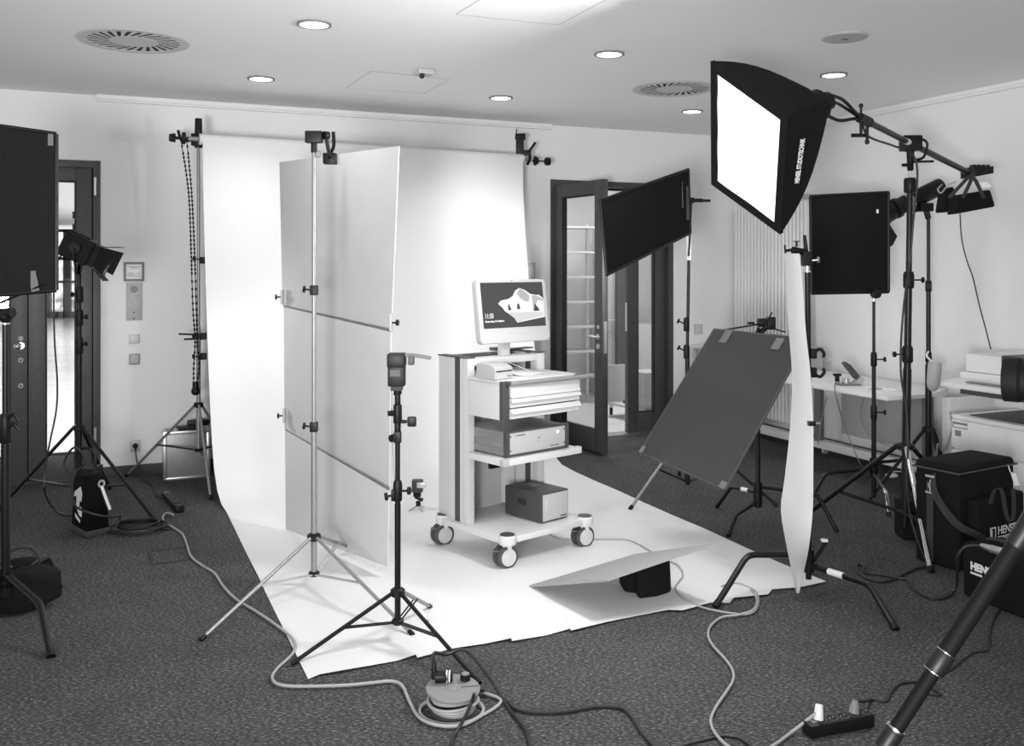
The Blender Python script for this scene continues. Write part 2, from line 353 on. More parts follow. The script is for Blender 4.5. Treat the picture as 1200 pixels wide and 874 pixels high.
# corridor things
tw = thing('storage_rack', at(675, 11.6, 0), 'white open storage rack seen through the glass of the open door leaf', 'rack')
for z in (.32, .62, .92, 1.22, 1.52, 1.82, 2.12):
    mb = MB(); mb.box(at(674, 11.6, z), (.50, .35, .025), (U, -N, UZ)); part('shelf', mb, M['lgrey'], tw)
for dx in (-.25, .25):
    for dy in (-.16, .16):
        mb = MB(); mb.box(at(674, 11.6, 1.08)+U*dx-N*dy, (.03, .03, 2.17), (U, -N, UZ)); part('post', mb, M['white'], tw)
tr = thing('trolley', V((1.35, 10.45, 0)), 'low flat trolley on castors standing in the corridor beyond the door', 'trolley')
cn = [V((1.38, 9.92, 0)), V((1.98, 10.12, 0)), V((1.68, 10.85, 0)), V((1.02, 10.62, 0))]
mb = MB(); mb.prism([p+UZ*.125 for p in cn], (0, 0, .03)); part('deck', mb, M['lgrey'], tr, bevel=.004)
cc = sum(cn, V())/4
for p in cn:
    q = p+(cc-p)*.16; mb = MB(); mb.cyl(q+V((-.015, 0, .05)), q+V((.015, 0, .05)), .05); wq = part('wheel', mb, M['plastic'], tr)
    mb = MB(); mb.box(q+UZ*.105, (.045, .07, .04)); part('fork', mb, M['steel'], wq)
bx = thing('device_case', cc+UZ*.155, 'grey electronic device case with round fans on the corridor trolley', 'device')
mb = MB(); c = at(758, 10.15, .345); mb.box(c, (.26, .35, .38), (U, -N, UZ)); part('body', mb, M['lgrey'], bx, bevel=.006)
for px, z in ((752, .44), (764, .44)):
    mb = MB(); q = at(px, 10.15, z)+N*.176; mb.cyl(q, q+N*.006, .035, n=20); part('fan', mb, M['dgrey'], bx)
mb = MB(); q = at(766, 10.15, .28)+N*.178; mb.ring(q, q+N*.02, .03, .018); part('handwheel', mb, M['steel'], bx)
mb = MB(); q = at(753, 10.15, .22)+N*.178; mb.box(q, (.012, .006, .06), (U, -N, UZ)); part('switch', mb, M['ink'], bx)
mb = MB(); mb.box(at(722, 10.50, .36)-N*.05, (.30, .025, .40), (U, -N, UZ)); single('leaning_panel', mb, M['lgrey'], at(722, 10.5, .155), 'pale flat panel standing on the trolley behind the open door', 'panel')
mb = MB(); mb.tube([cn[3]+(cc-cn[3])*.3+V((.05*math.cos(a)+.1, .06*math.sin(a)-.12, .167+.004*(i % 3))) for i, a in enumerate([k*.5 for k in range(38)])], .008)
single('cable_coil', mb, M['cableb'], cn[3]+UZ*.16, 'small black cable coil lying on the corridor trolley', 'cable')
cd = thing('corridor_cupboard', at(712, 12.2, 0), 'tall grey cupboard door with lever in the corridor gap between the door leaves', 'cupboard')
mb = MB(); mb.box(at(718, 12.25, 1.08), (.42, .3, 2.16), (U, -N, UZ)); part('body', mb, M['lgrey'], cd, bevel=.004)
mb = MB(); mb.box(at(727, 12.0, 1.2), (.12, .05, 1.9), (U, -N, UZ)); part('panel_strip', mb, M['dgrey'], cd)
mb = MB(); c = at(717, 12.02, .98); mb.cyl(c, c+N*.06, .01); mb.cyl(c+N*.06, c+N*.06-U*.1, .01); part('handle', mb, M['steel'], cd)
mb = MB(); mb.box(wp(T(757, -2.9), -2.75, .45), (.7, .5, .9), (U, -N, UZ)); single('low_cabinet', mb, M['whitep'], wp(T(757, -2.9), -2.75, 0), 'white low cabinet behind the glass of the closed door leaf', 'cabinet', bevel=.004)
mb = MB(); mb.box(wp(T(770, -2.9), -2.7, 1.01), (.14, .14, .22), (U, -N, UZ)); single('coffee_box', mb, M['mgrey'], wp(T(770, -2.9), -2.7, .9), 'small grey box on the white cabinet beyond the closed door leaf', 'box', bevel=.004)

# ---------------------------------------------------------------- ceiling fittings
def downlight(px, py, r, label):
    c = CE(px, py); t = thing('downlight', c, label, 'ceiling light', 'round downlights')
    mb = MB(); mb.ring(c-UZ*.001, c-UZ*.012, r, r*.84); part('trim_ring', mb, M['mgrey'], t)
    mb = MB(); mb.lathe(c, -UZ, [(r*.84, .001), (r*.84, .006), (r*.5, .010), (.001, .012)], 28); part('lens', mb, M['lamp'], t)
    light('SPOT', c-UZ*.03, c-UZ*3, 20, 'downlight_lamp', r*.7, spot=120, blend=.9)
for px, py, r, lb in ((368, 27.5, .094, 'round recessed ceiling downlight at the top between vent and hatch'), (306, 91.5, .094, 'round recessed downlight above the left backdrop stand'),
        (714, 62.5, .094, 'round recessed downlight left of the right swirl vent'), (587, 114, .094, 'round recessed downlight above the right end of the paper roll'),
        (977, 87, .092, 'round recessed downlight above the back of the softbox'), (811, 130, .092, 'round recessed downlight farthest back beside the softbox edge')):
    downlight(px, py, r, lb)
def swirl(px, py, r, label):
    c = CE(px, py); t = thing('swirl_vent', c, label, 'ceiling vent', 'round swirl vents')
    mb = MB(); mb.cyl(c-UZ*.001, c-UZ*.003, r*.95, n=40); part('recess', mb, M['slot'], t)
    mb = MB(); mb.ring(c-UZ*.003, c-UZ*.006, r, r*.83, 48); part('outer_ring', mb, M['vent'], t)
    mb = MB(); mb.cyl(c-UZ*.003, c-UZ*.005, r*.44, n=36); part('centre_disc', mb, M['vent'], t)
    n = 26
    for i in range(n):
        a = 2*math.pi*i/n; s_ = .30; g_ = .125
        def q(rr, aa, z): return c+V((math.cos(aa)*rr, math.sin(aa)*rr, z))
        w0, w1 = 2*math.pi/n*.38/2, 2*math.pi/n*.56/2
        pl = [q(r*.43, a-w0, -.0035), q(r*.84, a+s_-w1, -.0035), q(r*.84, a+s_+w1, -.0035), q(r*.43, a+w0, -.0035)]
        mb = MB(); mb.prism(pl, (0, 0, -.001)); part('blade', mb, M['vent'], t)
swirl(157, 48, .31, 'round swirl air vent with radial slots at top left of ceiling')
swirl(790, 104, .31, 'round swirl air vent partly behind the softbox edge')
c = CE(990, 42.5); t = thing('ceiling_speaker', c, 'flat grey round ceiling disc above the softbox shadow', 'ceiling disc')
mb = MB(); mb.lathe(c, -UZ, [(.13, .001), (.13, .008), (.122, .014), (.02, .016)], 36); part('grille', mb, M['lgrey'], t)
mb = MB(); mb.cyl(c-UZ*.014, c-UZ*.019, .02); part('centre_cap', mb, M['mgrey'], t)
def hatch(pts, label):
    pts = [CE(*p) for p in pts]; c = sum(pts, V())/4
    t = thing('access_hatch', c, label, 'hatch')
    mb = MB()
    for i in range(4): a, b_ = pts[i]-UZ*.001, pts[(i+1) % 4]-UZ*.001; mb.prism([a, b_, c+(b_-c)*.992, c+(a-c)*.992], (0, 0, -.0008))
    part('joint', mb, M['mgrey'], t)
    mb = MB(); mb.prism([c+(p-c)*.990-UZ*.0005 for p in pts], (0, 0, -.0008)); part('panel', mb, M['ceil'], t)
hatch([(534, 16.5), (655, 29), (735, -14), (600, -24)], 'large square access panel outlined at the top edge of the ceiling')
hatch([(405, 103), (497, 109), (528, 93), (435, 83)], 'small square access panel outlined in ceiling below the detector')
c = CE(497, 82); t = thing('motion_detector', c, 'small white detector box on the ceiling above the small hatch', 'detector')
mb = MB(); mb.box(c-UZ*.018, (.11, .11, .034), (U, -N, UZ)); part('housing', mb, M['whitep'], t, bevel=.008)
mb = MB(); mb.cyl(c-UZ*.03-V((.01, .03, 0)), c-UZ*.055-V((.01, .06, 0)), .018); part('sensor', mb, M['ink'], t)

# ---------------------------------------------------------------- wall fittings
def plate(px0, py0, px1, py1, d, name, mt, parent=None, b=.003):
    a, b_ = W(px0, py0), W(px1, py1); z0, z1 = b_.z, a.z
    mb = MB(); wbox(mb, T(px0), T(px1), .001, d, min(z0, z1), max(z0, z1)); return mb
def wallthing(px0, py0, px1, py1, d, name, mt, label, cat, face=None, fm=None, ins=.18):
    c = W((px0+px1)/2, (py0+py1)/2); t = thing(name, c, label, cat)
    part('body', plate(px0, py0, px1, py1, d, name, mt), M[mt], t, bevel=.003)
    if face:
        wx, wy = (px1-px0)*ins, (py1-py0)*ins
        a, b_ = W(px0+wx, py0+wy, d), W(px1-wx, py1-wy, d)
        mb = MB(); wbox(mb, T(px0+wx), T(px1-wx), d-.001, d+.004, b_.z, a.z); part(face, mb, M[fm], t, bevel=.001)
    return t
t = wallthing(145, 307, 169, 329.5, .012, 'notice_frame', 'mgrey', 'small framed notice with printed lines above the intercom', 'notice', 'paper_sheet', 'print_', .12)
for py, a, b in ((314, 153, 161), (312.6, 150, 166), (320, 149, 157), (321.7, 149, 158), (320.5, 160, 165), (323.5, 149, 165)):
    mb = MB(); wbox(mb, T(a), T(b), .016, .0168, W(150, py).z-.002, W(150, py).z+.002); part('printed_line', mb, M['mgrey'], t)
t = wallthing(148, 331, 166.5, 375, .012, 'intercom_panel', 'lgrey', 'tall grey metal intercom plate with speaker and keypad', 'intercom')
c = W(157, 339, .012); mb = MB(); mb.cyl(c, c+N*.003, .028, n=24); part('speaker_grille', mb, M['mgrey'], t)
for i in range(3):
    for j in range(4):
        c = W(152.8+i*4.2, 346.5+j*3.6, .012); mb = MB(); mb.box(c+N*.002, (.012, .005, .012), (U, -N, UZ)); part('key', mb, M['alu'], t)
for py in (366, 373):
    c = W(157, py, .012); mb = MB(); mb.cyl(c, c+N*.004, .006); part('lock', mb, M['ink'], t)
wallthing(151.5, 391.5, 163.5, 402, .02, 'light_switch', 'whitep', 'white square rocker switch between intercom and card reader', 'switch', 'rocker', 'white', .15)
t = wallthing(151.5, 414.5, 163.5, 426.5, .022, 'card_reader', 'mgrey', 'grey square reader box below the white switch on left wall', 'card reader', 'cover', 'lgrey', .08)
t = wallthing(152.5, 516, 164.8, 528.5, .008, 'power_socket', 'whitep', 'white wall power socket with a black plug near the skirting', 'socket', 'insert', 'white', .12)
c = W(158.5, 522, .012); mb = MB(); mb.lathe(c, N, [(.02, 0), (.02, .03), (.013, .036)]); mb.cyl(c+N*.03, c+N*.045-UZ*.03, .006)
single('power_plug', mb, M['plastic'], c, 'black round plug in the white wall socket', 'plug')
pts = [c+N*.045-UZ*.03, W(159.5, 535, .06), W(162, 548, .08), G(168, 560, .02), G(180, 570, .008), G(183, 580, .008), G(190, 583, .008), G(198, 588, .012)]
mb = MB(); mb.tube(smooth_pts(pts), .005); single('socket_lead', mb, M['cableb'], pts[-1], 'thin black lead from the wall plug to the small power strip', 'cable')
wallthing(616, 308, 626.5, 327, .018, 'wall_switch_plate', 'lgrey', 'tall double switch plate between paper backdrop and open door', 'switch', 'rocker', 'whitep', .12)
wallthing(813, 380, 822.5, 391, .015, 'wall_switch', 'whitep', 'white square switch right of the closed door leaf', 'switch', 'rocker', 'white', .14)

# radiator on the right wall by the corner
zt, zb = 2.27, .16
t = thing('radiator', rp(.5, .1, 0), 'tall white vertical tube radiator on the right wall at corner', 'radiator')
n = 21
for i in range(n):
    s0 = .06+i*.052; mb = MB(); rbox(mb, s0, s0+.033, .055, .115, zb, zt); part('tube', mb, M['lam'], t, bevel=.008, seg=1)
for z in (zb+.04, zt-.04):
    mb = MB(); rbox(mb, .06, .06+n*.052-.02, .06, .1, z-.02, z+.02); part('manifold', mb, M['white'], t, bevel=.005)
for s0 in (.2, .9):
    mb = MB(); rbox(mb, s0, s0+.03, .0, .06, 1.2, 1.26); part('bracket', mb, M['white'], t)
mb = MB(); q = rp(1.12, .085, zb); mb.tube([q, q-UZ*.16], .009); q = rp(.1, .085, zb); mb.tube([q, q-UZ*.16], .009); part('supply_pipe', mb, M['white'], t)
c = rp(1.13, .1, zt+.02); mb = MB(); mb.box(c, (.06, .05, .05), (N, -U, UZ)); part('valve', mb, M['lgrey'], t, bevel=.005)

# side table under the switch, back wall
q0 = T(806); t = thing('side_table', wp(q0+.4, .2), 'pale side table against the back wall behind the tilted grey flag', 'table')
mb = MB(); wbox(mb, q0, q0+.62, .02, .35, .835, .862); part('table_top', mb, M['lam'], t, bevel=.003)
for a in (q0+.03, q0+.56):
    for b in (.05, .31):
        mb = MB(); wbox(mb, a, a+.03, b, b+.03, 0, .835); part('leg', mb, M['whitep'], t)
mb = MB(); wbox(mb, q0+.08, q0+.54, .10, .12, .25, .80); part('back_panel', mb, M['lgrey'], t)

# ---------------------------------------------------------------- paper backdrop
TOPL, TOPR = V((-2.32, 7.13, 0)), V((.075, 8.43, 0)); ZR = 2.60
Wd = (TOPR-TOPL).normalized(); Fd = V((Wd.y, -Wd.x, 0))
t = thing('paper_backdrop', (TOPL+TOPR)/2, 'wide white paper roll hung on stands and swept forward over the floor', 'backdrop')
mb = MB(); mb.cyl(TOPL+UZ*ZR-Wd*.02, TOPR+UZ*ZR+Wd*.02, .042, n=24); roll = part('paper_roll', mb, M['paper'], t)
mb = MB(); mb.cyl(TOPL+UZ*ZR-Wd*.10, TOPR+UZ*ZR+Wd*.10, .018); part('core_tube', mb, M['alu'], roll)
prof = [(.042, 2.6), (.05, 2.3), (.09, 1.9), (.14, 1.6), (.19, 1.25), (.25, .95), (.31, .65), (.37, .42), (.45, .22), (.56, .09), (.70, .025), (.88, .006)]
fl = [G(306, 691), G(660, 553)]
rows = []
NC = 24
front_px = [(361, 797), (375, 793), (400, 789), (430, 783), (465, 776), (487, 770), (489, 774), (530, 762), (570, 756), (599, 751), (600, 754), (640, 746), (668, 739), (669, 742), (712, 731), (750, 722), (783, 717), (800, 718), (833, 708), (855, 708), (860, 703), (900, 699), (905, 692), (937, 690), (968, 684)]
fr = [G(*p) for p in front_px]
for d, z in prof:
    rows.append([TOPL.lerp(TOPR, j/NC)+Fd*d+UZ*z for j in range(NC+1)])
last = rows[-1]
for k in range(1, 9):
    f_ = k/8
    r_ = []
    for j in range(NC+1):
        ev = 361+(968-361)*j/NC; i_ = max(i for i in range(len(front_px)) if front_px[i][0] <= ev); i2 = min(i_+1, NC)
        yy = front_px[i_][1]+(front_px[i2][1]-front_px[i_][1])*((ev-front_px[i_][0])/max(1, front_px[i2][0]-front_px[i_][0]))
        p = last[j].lerp(fr[j] if k == 8 else G(ev, yy), f_); p = V((p.x, p.y, .004+.006*max(0, math.sin(j*1.7+k*2.1))*math.sin(math.pi*f_)))
        if k == 8: p.z = .006+.008*abs(math.sin(j*2.3))
        r_.append(p)
    rows.append(r_)
mb = MB(); mb.sheet(rows, .0015); part('paper_sheet', mb, M['paper'], t, ang=60)

# ---------------------------------------------------------------- stands
def knob(mb, c, d, L=.05, r=.011):
    d = V(d).normalized(); mb.cyl(c, c+d*L, .005); mb.cyl(c+d*L, c+d*(L+.012), r*1.6, n=8)
def clampblock(root, c, r, d, name='clamp', L=.045, mt='plastic'):
    mb = MB(); mb.box(c, (r*3.2, r*3.2, .05)); p = part(name, mb, M[mt], root, bevel=.004)
    mb = MB(); knob(mb, V(c)+V(d).normalized()*r*1.2, d, L); part('knob', mb, M[mt], p); return p
def collar(root, c, r, d=(1, 0, 0), h=.06, L=.035, mt='plastic'):
    mb = MB(); mb.lathe(V(c)-UZ*h/2, UZ, [(r*1.25, 0), (r*1.45, h*.1), (r*1.45, h*.8), (r*1.2, h)]); p = part('collar', mb, M[mt], root)
    mb = MB(); knob(mb, V(c)+V(d).normalized()*r*1.2, d, L); part('knob', mb, M[mt], p); return p
def tripod(root, b, hz, bz, feet, r=.010, mt='black', bm=None, frac=.52, bot=None, rp_=.016):
    b = V((b[0], b[1], 0))
    mb = MB(); mb.lathe(b+UZ*(hz-.02), UZ, [(rp_*1.5, 0), (rp_*2.3, .008), (rp_*2.3, .032), (rp_*1.5, .04)]); part('hub', mb, M['plastic'], root)
    mb = MB(); mb.lathe(b+UZ*(bz-.012), UZ, [(rp_*1.4, 0), (rp_*1.9, .006), (rp_*1.9, .02), (rp_*1.4, .026)]); part('brace_hub', mb, M['plastic'], root)
    for i, f in enumerate(feet):
        f = V((f[0], f[1], .008)); d = V((f.x-b.x, f.y-b.y, 0)).normalized(); a = b+d*rp_*2+UZ*hz
        m_ = M[mt[i] if isinstance(mt, (list, tuple)) else mt]
        mb = MB(); mb.cyl(a, f, r); lg = part('leg', mb, m_, root)
        mb = MB(); mb.cyl(f-(f-a).normalized()*.03, f, r*1.25); part('rubber_foot', mb, M['plastic'], lg)
        q_ = a.lerp(f, frac); mb = MB()
        x = V((-d.y, d.x, 0)); s_ = b+d*rp_*1.6+UZ*bz
        for sg in (-1, 1): mb.cyl(s_+x*sg*r*.9, q_+x*sg*r*.9, r*.45, n=6)
        part('brace', mb, M[bm] if bm else m_, lg)
def cleg(root, b, hz, bend, foot, r=.012, mt='black', tag_=False):
    b = V((b[0], b[1], hz)); pts = [b, V(bend)-(V(bend)-b)*.08, V(bend), V(bend)+(V(foot)-V(bend))*.1, V(foot)]
    mb = MB(); mb.tube(smooth_pts([b, V(bend)+(b-V(bend))*.12], 2)+smooth_pts([V(bend)+(b-V(bend))*.11, V(bend)+(b-V(bend))*.03+(V(foot)-V(bend))*.03, V(bend)+(V(foot)-V(bend))*.12], 4)+[V(foot)], r, 10)
    lg = part('leg', mb, M[mt], root)
    f = V(foot); d = (f-V(bend)).normalized(); mb = MB(); mb.cyl(f-d*.03, f, r*1.15); part('rubber_foot', mb, M['plastic'], lg)
    mb = MB(); mb.cyl(V((b.x, b.y, hz-.03)), V((b.x, b.y, hz+.03)), .028); part('leg_joint', mb, M['black'], lg)
    if tag_: mb = MB(); mb.cyl(b.lerp(V(bend), .35), b.lerp(V(bend), .60), r*1.06); part('sticker', mb, M['print_'], lg)
def pole(root, b, z0, z1, r, mt='black', name='pole', top=None):
    b = V((b[0], b[1], 0)); e = V((top[0], top[1], z1)) if top else b+UZ*z1
    mb = MB(); mb.cyl(b+UZ*z0, e, r, n=16); return part(name, mb, M[mt], root)

# backdrop stand, left
b = V((-2.355, 7.16, 0)); L_ = 'alu'
t = thing('backdrop_stand', b, 'silver stand holding the left end of the paper roll with hanging chain', 'light stand', 'stands holding the paper roll')
pole(t, b, .24, 1.2, .016, 'alu'); pole(t, b, 1.2, 2.55, .012, 'alu', 'upper_pole')
tripod(t, b, .61, .27, [G(148, 559), G(247, 586), (-2.15, 7.62)], .010, 'alu', 'black', .55, rp_=.015)
for y, d in ((305, (-1, .1, .2)), (394, (-1, 0, 0)), (417.5, (-1, 0, 0))):
    clampblock(t, at(238, 7.14, H-(y-HY)/F*7.14), .013, d, L=.05)
q = at(236, 7.14, H-(394-HY)/F*7.14)
for dz, ex in ((.015, -.15), (-.02, -.11)):
    mb = MB(); mb.box(q+V((ex/2-.02, 0, dz+.0)), (abs(ex), .012, .014), (V((1, 0, -dz*2)).normalized(), V((0, 1, 0)), UZ)); part('clamp_jaw', mb, M['plastic'], t, bevel=.003)
mb = MB(); mb.cyl(b+UZ*2.54, b+UZ*2.76, .03, .026); mb.box(b+UZ*2.60+V((-.01, 0, 0)), (.075, .06, .09)); p = part('holder', mb, M['plastic'], t, bevel=.004)
mb = MB(); q = b+UZ*2.60; mb.tube([q, q+V((-.10, -.01, -.01)), q+V((-.135, -.01, .01)), q+V((-.15, -.01, .07))], .011); part('lever', mb, M['plastic'], p)
mb = MB(); q = TOPL+UZ*ZR-Wd*.06; mb.cyl(q+UZ*0+V((-.03, -.0, -.0)), q+V((-.12, -.05, 0)), .012); mb.cyl(q+V((-.12, -.05, 0)), q+V((-.155, -.07, 0)), .035, .028, n=10); mb.cyl(q+V((-.055, -.02, 0)), q+V((-.075, -.03, 0)), .045, n=16); part('chain_wheel', mb, M['plastic'], t)
# chain as its own thing
mb = MB(); top = q+V((-.065, -.025, .0)); zt_ = top.z
pa = [top+V((-.022, 0, 0)), at(221, 7.1, 2.2), at(224, 7.1, 1.75), at(226, 7.1, 1.35), at(228.5, 7.1, 1.1), at(227, 7.1, .90), at(227, 7.1, .76)]
pb = [top+V((.022, 0, 0)), at(224.5, 7.1, 2.2), at(228, 7.1, 1.75), at(230, 7.1, 1.35), at(231, 7.1, 1.1), at(233, 7.1, .9), at(230, 7.1, .76)]
for pl in (pa, pb):
    sp = smooth_pts(pl, 14)
    acc = 0
    for a_, b_ in zip(sp, sp[1:]):
        d = (b_-a_).length; acc += d
        if acc > .030: mb.sph(a_, .0085, 6, (1, 1, 1.5)); acc = 0
    mb.tube(sp, .0035, 5)
ch = thing('bead_chain', top, 'long black bead chain looped from the roll end with a weight', 'chain')
part('beads', mb, M['black'], ch)['kind'] = 'stuff'
mb = MB(); c = at(229, 7.1, .72); mb.sph(c, .032, 12); mb.cyl(c+UZ*.02, c+UZ*.07, .022); part('weight', mb, M['plastic'], ch)
# right backdrop stand, mostly behind the paper
b = V((.06, 8.50, 0))
t = thing('backdrop_stand', b, 'silver stand with black hook and knob at the right end of roll', 'light stand', 'stands holding the paper roll')
pole(t, b, .24, 2.55, .013, 'alu'); tripod(t, b, .5, .25, [(b.x-.33, b.y+.05), (b.x+.05, b.y+.22), (b.x-.05, b.y-.22)], .009, 'alu', 'black', rp_=.014)
q = TOPR+UZ*ZR+Wd*.05
mb = MB(); mb.box(V((q.x-.05, q.y, 2.70)), (.07, .06, .22)); mb.box(V((q.x-.01, q.y, 2.655)), (.12, .04, .05)); p = part('holder', mb, M['plastic'], t, bevel=.006)
mb = MB(); mb.tube(smooth_pts([V((q.x+.03, q.y, 2.66)), V((q.x+.055, q.y, 2.70)), V((q.x+.09, q.y, 2.75))]), .011); mb.tube(smooth_pts([V((q.x+.035, q.y, 2.66)), V((q.x+.04, q.y, 2.6)), V((q.x+.015, q.y, 2.55))]), .013); part('hook', mb, M['plastic'], p)
mb = MB(); mb.cyl(q+V((.06, .03, -.01)), q+V((.21, .1, -.01)), .006); mb.cyl(q+V((.085, .04, -.01)), q+V((.11, .05, -.01)), .045, .03, n=10); mb.cyl(q+V((.185, .09, -.01)), q+V((.215, .105, -.01)), .036, n=14); part('chain_wheel', mb, M['plastic'], t)
mb = MB(); mb.tube([V((q.x-.09, q.y, 2.78)), V((q.x-.075, q.y, 2.87))], .005); mb.cyl(V((q.x-.09, q.y, 2.80)), V((q.x+.0, q.y, 2.80)), .028); part('clamp_pin', mb, M['plastic'], p)

# aluminium case behind left stand
cs = thing('aluminium_case', W(214, 557, .2), 'square silver aluminium case standing behind the left backdrop stand', 'case')
mb = MB(); z1 = .37; wbox(mb, T(192, .3), T(246, .3), .12, .30, 0, z1); part('body', mb, M['alu'], cs, bevel=.012)
mb = MB()
for a in (T(192, .3), T(246, .3)-.02): wbox(mb, a-.003, a+.022, .115, .307, 0, z1+.003)
wbox(mb, T(192, .3), T(246, .3), .285, .307, 0, .02); wbox(mb, T(192, .3), T(246, .3), .285, .307, z1-.02, z1+.004); part('edge_trim', mb, M['steel'], cs, bevel=.003)
mb = MB(); a = T(222, .2); wbox(mb, a-.10, a+.1, .18, .24, z1, z1+.03); part('handle', mb, M['plastic'], cs, bevel=.008)
mb = MB(); a = T(205, .2); wbox(mb, a-.03, a+.02, .2, .26, z1, z1+.015); part('latch', mb, M['whitep'], cs, bevel=.004)
mb = MB(); wbox(mb, T(228, .3)-.05, T(228, .3)+.12, .19, .27, z1+.03, z1+.075); single('cable_bundle', mb, M['plastic'], W(230, 505, .2), 'small dark bundle lying on top of the silver case', 'accessory', bevel=.015)

# big folding reflector panel
RB = [P(330.5, 190, 6.0), P(468, 171, 4.95)]
ps = thing('reflector_panel', at(400, 5.4, 0), 'tall translucent white panel of three taped boards in front of the backdrop', 'reflector')
rowsY = [((328, 190), (468, 171)), ((331.5, 357), (459, 386)), ((333, 359.5), (458.5, 389)), ((334, 502), (456.5, 572)), ((334.5, 504), (456, 575)), ((335.5, 620), (455, 664))]
def pan(i):
    (a, b), (c, d) = rowsY[i], rowsY[i+1]
    return [P(a[0], a[1], 5.95), P(b[0], b[1], 4.98), P(d[0], d[1], 5.02), P(c[0], c[1], 5.95)]
for i in (0, 2, 4):
    mb = MB(); mb.slab(pan(i), .008); part('board', mb, M['board'], ps, bevel=.002)
for i in (1, 3): mb = MB(); q = pan(i); mb.slab([q[0], q[1], q[2], q[3]], .003); part('seam_tape', mb, M['mgrey'], ps)
for (px, py, Y, dx) in ((330.5, 348, 5.9, -1), (458, 378, 4.98, 1), (333, 487, 5.9, -1)):
    c = P(px, py, Y); cl = thing('spring_clip', c, {330.5: 'small clip on the left edge of white panel, upper seam', 458: 'small clip on right edge of the white panel', 333: 'small clip on the left edge of white panel, lower seam'}[px], 'clip')
    mb = MB(); mb.box(c, (.014, .03, .09)); part('jaw', mb, M['lgrey'], cl, bevel=.003)
    mb = MB(); knob(mb, c, (dx, -.2, 0), .03, .010); part('knob', mb, M['black'], cl)
# silver stand in front of the panel
b = at(368, 4.9, 0)
t = thing('light_stand', b, 'silver tripod stand with arm in front of the white panel', 'light stand', 'light stands')
zt = H+140/F*4.9
pole(t, b, .06, H-(500-HY)/F*4.9, .0155, 'alu'); pole(t, b, H-(500-HY)/F*4.9, zt, .0115, 'alu', 'upper_pole')
tripod(t, b, H-(629-HY)/F*4.9, .07, [G(235, 752), G(484, 746), (b.x+.12, b.y+.62)], .009, 'alu', 'lgrey', .5, rp_=.015)
for y in (340, 500): clampblock(t, at(368, 4.9, H-(y-HY)/F*4.9), .012, (-1, -.1, .1), L=.03)
a0 = b+UZ*zt; ar = thing('clamp_arm', a0, 'black jointed clamp arm at the top of silver stand gripping the panel', 'clamp')
mb = MB(); mb.cyl(a0-UZ*.03, a0+UZ*.04, .016); mb.box(a0+V((.0, 0, .05)), (.085, .05, .06)); mb.cyl(a0+V((.05, 0, .06)), a0+V((.07, .02, .06)), .022); part('head', mb, M['plastic'], ar, bevel=.004)
e = P(388, 193, 5.35)+V((0, -.03, .03)); mb = MB(); mb.cyl(a0+V((.06, 0, .06)), e, .011); part('arm', mb, M['plastic'], ar)
mb = MB(); mb.box(e, (.07, .07, .06)); part('jaw', mb, M['plastic'], ar, bevel=.005)
mb = MB(); mb.tube(smooth_pts([e+V((.0, 0, .03)), e+V((.02, 0, .07)), e+V((.018, 0, .15))]), .010); part('lever', mb, M['plastic'], ar)
mb = MB(); mb.ring(a0+V((.025, -.02, -.04)), a0+V((.028, -.015, -.04)), .02, .013, 12); part('carabiner', mb, M['steel'], ar)

# black stand with speedlight
b = at(466, 4.2, 0)
def z42(y, Y=4.2): return H-(y-HY)/F*Y
t = thing('light_stand', b, 'black tripod stand carrying a flashgun at centre left of floor', 'light stand', 'light stands')
pole(t, b, .07, z42(590), .0135, 'black'); pole(t, b, z42(590), z42(488), .011, 'black', 'upper_pole'); pole(t, b, z42(488), z42(463), .008, 'black', 'spigot')
tripod(t, b, z42(694), .085, [G(342, 780), G(562, 803), (b.x+.11, b.y+.40)], .009, ('black', 'black', 'alu'), 'black', .5, rp_=.014)
mb = MB(); q0 = b+V((.03, 0, z42(694))); f0 = G(562, 803, .008); mb.cyl(q0.lerp(f0, .20), q0.lerp(f0, .33), .0105); part('sticker', mb, M['print_'], t)
collar(t, at(466, 4.2, z42(575)), .014, (1, -.2, .05), .09, .03); clampblock(t, at(462, 4.2, z42(580)), .008, (-1, 0, -.2), 'clamp', .02)
clampblock(t, at(466, 4.2, z42(512)), .010, (-.5, -.8, 0), 'clamp', .02)
um = thing('umbrella_bracket', at(466, 4.2, z42(500)), 'black swivel bracket with wing knob below the flashgun', 'bracket')
for y0, y1, r in ((507, 496, .014), (496, 474, .019), (474, 462, .013), (462, 452, .018)):
    mb = MB(); mb.cyl(at(466, 4.2, z42(y0)), at(466, 4.2, z42(y1)), r); part('joint', mb, M['plastic'], um, bevel=.003)
mb = MB(); q = at(468, 4.2, z42(494)); mb.cyl(q, q+V((.035, 0, 0)), .008); mb.box(q+V((.055, 0, 0)), (.04, .02, .045)); part('wing_knob', mb, M['plastic'], um, bevel=.008)
mb = MB(); q = at(463, 4.2, z42(484)); mb.cyl(q, q+V((-.03, -.01, 0)), .012); part('knob', mb, M['plastic'], um)
fg = thing('flashgun', at(467, 4.2, z42(452)), 'black flashgun with translucent bounce card on the centre stand', 'flash')
mb = MB(); c = at(465, 4.2, z42(439)); mb.box(c, (.075, .06, .10)); mb.box(c+UZ*.065+V((0, 0, 0)), (.078, .09, .06)); part('body', mb, M['plastic'], fg, bevel=.008)
mb = MB(); mb.box(c+V((-.004, -.031, .01)), (.045, .003, .028)); part('display', mb, M['dgrey'], fg)
mb = MB(); mb.box(c+V((.0, 0, -.058)), (.05, .05, .02)); mb.cyl(c+V((0, 0, -.09)), c-UZ*.06, .014); part('shoe', mb, M['plastic'], fg)
